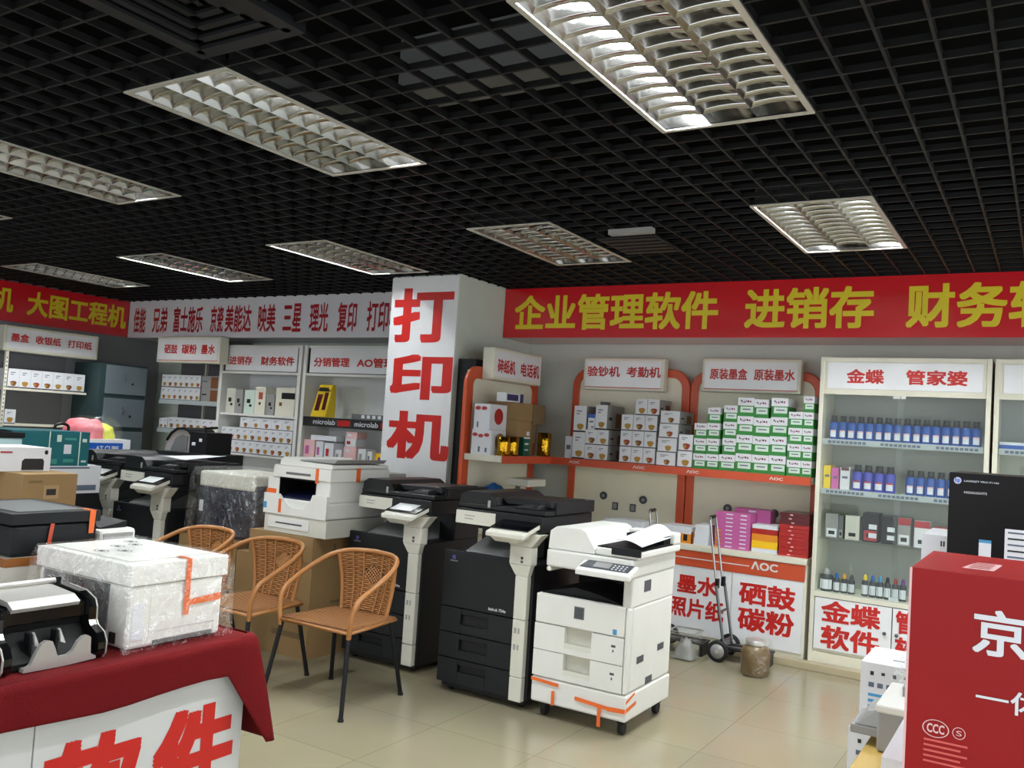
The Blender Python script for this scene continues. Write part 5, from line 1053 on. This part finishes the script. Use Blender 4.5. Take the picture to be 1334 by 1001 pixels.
for i, (xa, xb, z0, z1, m_, d_) in enumerate(((-6.57, -6.42, 1.101, 1.31, 'pale_red', 'pink_pack'), (-6.4, -6.3, 1.101, 1.30, 'box_white', 'pink_pack'), (-6.28, -6.16, 1.101, 1.29, 'box_white', 'red_cap'), (-6.13, -6.05, 1.101, 1.23, 'box_white', 'grey_plastic'), (-6.02, -5.86, 1.101, 1.19, 'pale_red', 'red_cap'), (-6.02, -5.86, 1.192, 1.27, 'pale_red', 'paper'), (-6.01, -5.87, 1.272, 1.35, 'box_white', 'red_cap'),
        (-6.0, -5.86, 1.352, 1.42, 'pale_red', 'paper'), (-5.83, -5.73, 1.101, 1.26, 'box_white', 'grey_plastic'), (-5.71, -5.65, 1.101, 1.24, 'box_white', 'print_grey'), (-5.6, -5.43, 1.101, 1.23, 'yellow_pack', 'purple'), (-5.55, -5.43, 1.232, 1.33, 'charcoal', 'charcoal'))):
    lb = ('pink and white pack at the far left of the lower shelf under the black strip', 'white pack with a pink print, second on that lower shelf', 'white pack with a red print, third on that lower shelf', 'small white pack left of the pink pack column', 'lowest pack of the pink pack column', 'second pack of the pink pack column', 'third pack of the pink pack column', 'topmost pack of the pink pack column', 'white pack right of the pink pack column', 'narrow white pack near the yellow box', 'yellow box with a purple print beside the column', 'dark box on top of the yellow box beside the column')[i]
    carton('small_pack', lb, 'pack', (xa, xb, 6.6, 6.75, z0, z1), M[m_], [('f', .15, .5, .3, .7, M[d_])], 'small packs under the black shelf strip', bevel=.004)
carton('flat_box', 'flat white box lying across the packs under the black strip', 'pack', (-6.5, -6.15, 6.62, 6.74, 1.311, 1.36), M['paper'], [], 'small packs under the black shelf strip')
MB().box(-4.78, -4.5, 5.3, 5.7, .0, 1.13, M['grey_plastic']).build('cabinet', None, 'pale grey cabinet in front of the column, below the yellow box', 'cabinet', bevel=.006)
carton('yellow_box', 'small yellow box in front of the white column panel', 'box', (-4.70, -4.53, 5.32, 5.5, 1.131, 1.19), M['yellow'])

# ============================================================ RIGHT FOREGROUND
t = thing('display_table', 'wooden-topped table under the red carton', 'table', (.3, 2.4, 0))
MB().box(-.42, 1.1, 1.8, 2.95, .715, .75, M['wood']).build('tabletop', t, bevel=.004)
for x in (-.37, 1.05):
    for y in (1.85, 2.9): MB().box(x-.025, x+.025, y-.025, y+.025, 0, .715, M['mid_grey']).build('leg', t)
carton('white_carton', 'white carton with a navy side lying under the red carton', 'carton', (-.303, .5, 2.11, 2.55, .751, .888), M['box_white'], [('f', 0, 1, 0, .82, M['navy']), ])
def red_extra(b):
    y = 1.998; P = M['pale_red']
    b.textf('京东', -.128, .07, 1.165, 1.255, y, M['paper'], .022); b.textf('一体机', -.119, .06, 1.06, 1.105, y, M['paper'], .012)
    for k in range(24):
        a, c_ = k*PI/12, (k+1)*PI/12; q = lambda an, r_: (-.188+r_*1.0*math.cos(an), y, 1.003+r_*.72*math.sin(an))
        b.quad(q(a, .0225), q(a, .0245), q(c_, .0245), q(c_, .0225), P); q = lambda an, r_: (-.146+r_*math.cos(an), y, 1.003+r_*math.sin(an)); b.quad(q(a, .0105), q(a, .0118), q(c_, .0118), q(c_, .0105), P)
    b.textf('CCC', -.204, -.172, .994, 1.012, y, P, .03); b.textf('S', -.151, -.141, .998, 1.008, y, P, 0.0)
    for k in range(5): b.box(-.209, -.13-.012*(k % 2), y, 1.999, .977-.0105*k, .981-.0105*k, mat('red_print', (214, 90, 84), .5))
    b.add([(-.16, 2.1, 1.3188), (-.10, 2.1, 1.3188), (-.09, 2.24, 1.3188), (-.14, 2.24, 1.3188)], [(0, 1, 2, 3)], P)
    for k in range(4): b.add([(-.15+.002*k, 2.12+.03*k, 1.3191), (-.11+.002*k, 2.12+.03*k, 1.3191), (-.108+.002*k, 2.135+.03*k, 1.3191), (-.147+.002*k, 2.135+.03*k, 1.3191)], [(0, 1, 2, 3)], M['red_box'])
    b.box(-.247, -.2425, 1.9975, 2.0025, .89, 1.318, P)
carton('red_carton', 'large red carton with white characters at the right edge', 'carton', (-.245, .36, 2.0, 2.4, .8895, 1.318), M['red_box'], [], extra=red_extra, bevel=.002)
p = thing('printer', 'grey and white small printer on the wooden-topped table, left of the red carton', 'printer', (-.2, 2.7, .751))
MB().box(-.385, -.05, 2.58, 2.85, .752, .862, M['grey_plastic']).build('body', p, bevel=.008)
MB().box(-.39, -.045, 2.575, 2.855, .855, .878, M['white_plastic']).build('lid', p, 'white lid', bevel=.006)
MB().box(-.46, -.385, 2.62, 2.8, .775, .80, M['grey_plastic']).hexa([(-.45, 2.62, .80), (-.385, 2.62, .80), (-.385, 2.8, .80), (-.45, 2.8, .80)], [(-.42, 2.64, .84), (-.385, 2.64, .85), (-.385, 2.78, .85), (-.42, 2.78, .84)], M['grey_plastic']).build('output_tray', p, bevel=.004)
MB().hexa([(-.40, 2.86, .86), (-.1, 2.86, .86), (-.1, 2.865, .86), (-.40, 2.865, .86)], [(-.36, 2.9, .98), (-.1, 2.9, .98), (-.1, 2.905, .98), (-.36, 2.905, .98)], BAG).box(-.34, -.06, 2.7, 2.84, .879, .905, M['grey_plastic']).build('paper_support', p)
def stripes(x0, y, z0, sc_):
    def ex(b):
        for k in range(6): b.box(x0+.03, x0+.03+(.2-.028*k)*sc_, y-.001, y-.0003, z0+.115-.022*k, z0+.126-.022*k, M['sky'])
        for k in range(5): b.box(x0+.03+.032*k, x0+.05+.032*k, y-.001, y-.0003, z0+.15, z0+.168, M['print_grey'])
        for k in range(6): b.box(x0+.035+.04*k, x0+.048+.04*k, y-.001, y-.0003, z0+.195+.004*(k % 2), z0+.21, M['ink_black'])
        b.quad((x0+.1, y+.1, z0+.2414), (x0+.2, y+.1, z0+.2414), (x0+.2, y+.12, z0+.2414), (x0+.1, y+.12, z0+.2414), M['print_grey'])
    return ex
carton('white_carton', 'white carton with blue stripes, upper one on the floor before the cabinet', 'carton', (-.618, -.1, 3.7, 4.02, .50, .735), M['box_white'], [('t', .3, .55, .5, .65, M['green_dark']), ('t', .75, .9, .3, .5, M['blue'])], 'white cartons with blue stripes', extra=stripes(-.618, 3.7, .494, .8))
carton('white_carton', 'white carton with blue stripes, second from the top of the pile before the cabinet', 'carton', (-.64, -.12, 3.62, 4.0, .251, .499), M['box_white'], [], 'white cartons with blue stripes', extra=stripes(-.64, 3.62, .2512, .8))
carton('white_carton', 'white carton at the bottom of the pile before the cabinet', 'carton', (-.64, -.12, 3.64, 4.0, 0, .2495), M['box_white'], [], 'white cartons with blue stripes')
carton('kraft_carton', 'kraft carton carrying the black carton behind the red one', 'carton', (-.36, .4, 3.03, 3.5, 0, 1.06), M['kraft'])
def hp_extra(b):
    y = 3.049; b.disc((-.252, y, 1.479), .0105, (0, -1, 0), mat('badge_pale', (190, 196, 230), .4), 20); b.textf('hp', -.259, -.245, 1.471, 1.487, y-.001, M['blue'], .02)
    b.textf('LASERJET PRO P1106', -.234, -.14, 1.475, 1.482, y, M['paper'], .0).textf('HIGHLIGHTS', -.233, -.171, 1.441, 1.448, y, M['paper'], .0)
    b.box(-.188, -.155, y, 3.0497, 1.255, 1.305, M['paper']).box(-.188, -.155, y-.0005, 3.0495, 1.296, 1.305, M['sky'])
    b.box(-.12, .05, y, 3.0497, 1.2, 1.345, M['paper'])
    for k in range(7): b.box(-.112, -.05+.02*(k % 3), y-.0005, 3.0495, 1.332-.018*k, 1.337-.018*k, M['ink_black'] if k % 2 else M['print_grey'])
carton('black_carton', 'black printer carton with a small round badge and white label behind the red carton', 'carton', (-.275, .3, 3.05, 3.45, 1.061, 1.503), mat('black_card', (9, 9, 11), .4, spec=.2), [], extra=hp_extra)
carton('white_carton', 'narrow white carton at the left side of the black carton', 'carton', (-.352, -.277, 3.1, 3.4, 1.061, 1.30), M['box_white'], [('f', .72, .78, .86, .93, M['ink_black']), ('f', .82, .88, .86, .93, M['ink_black'])])
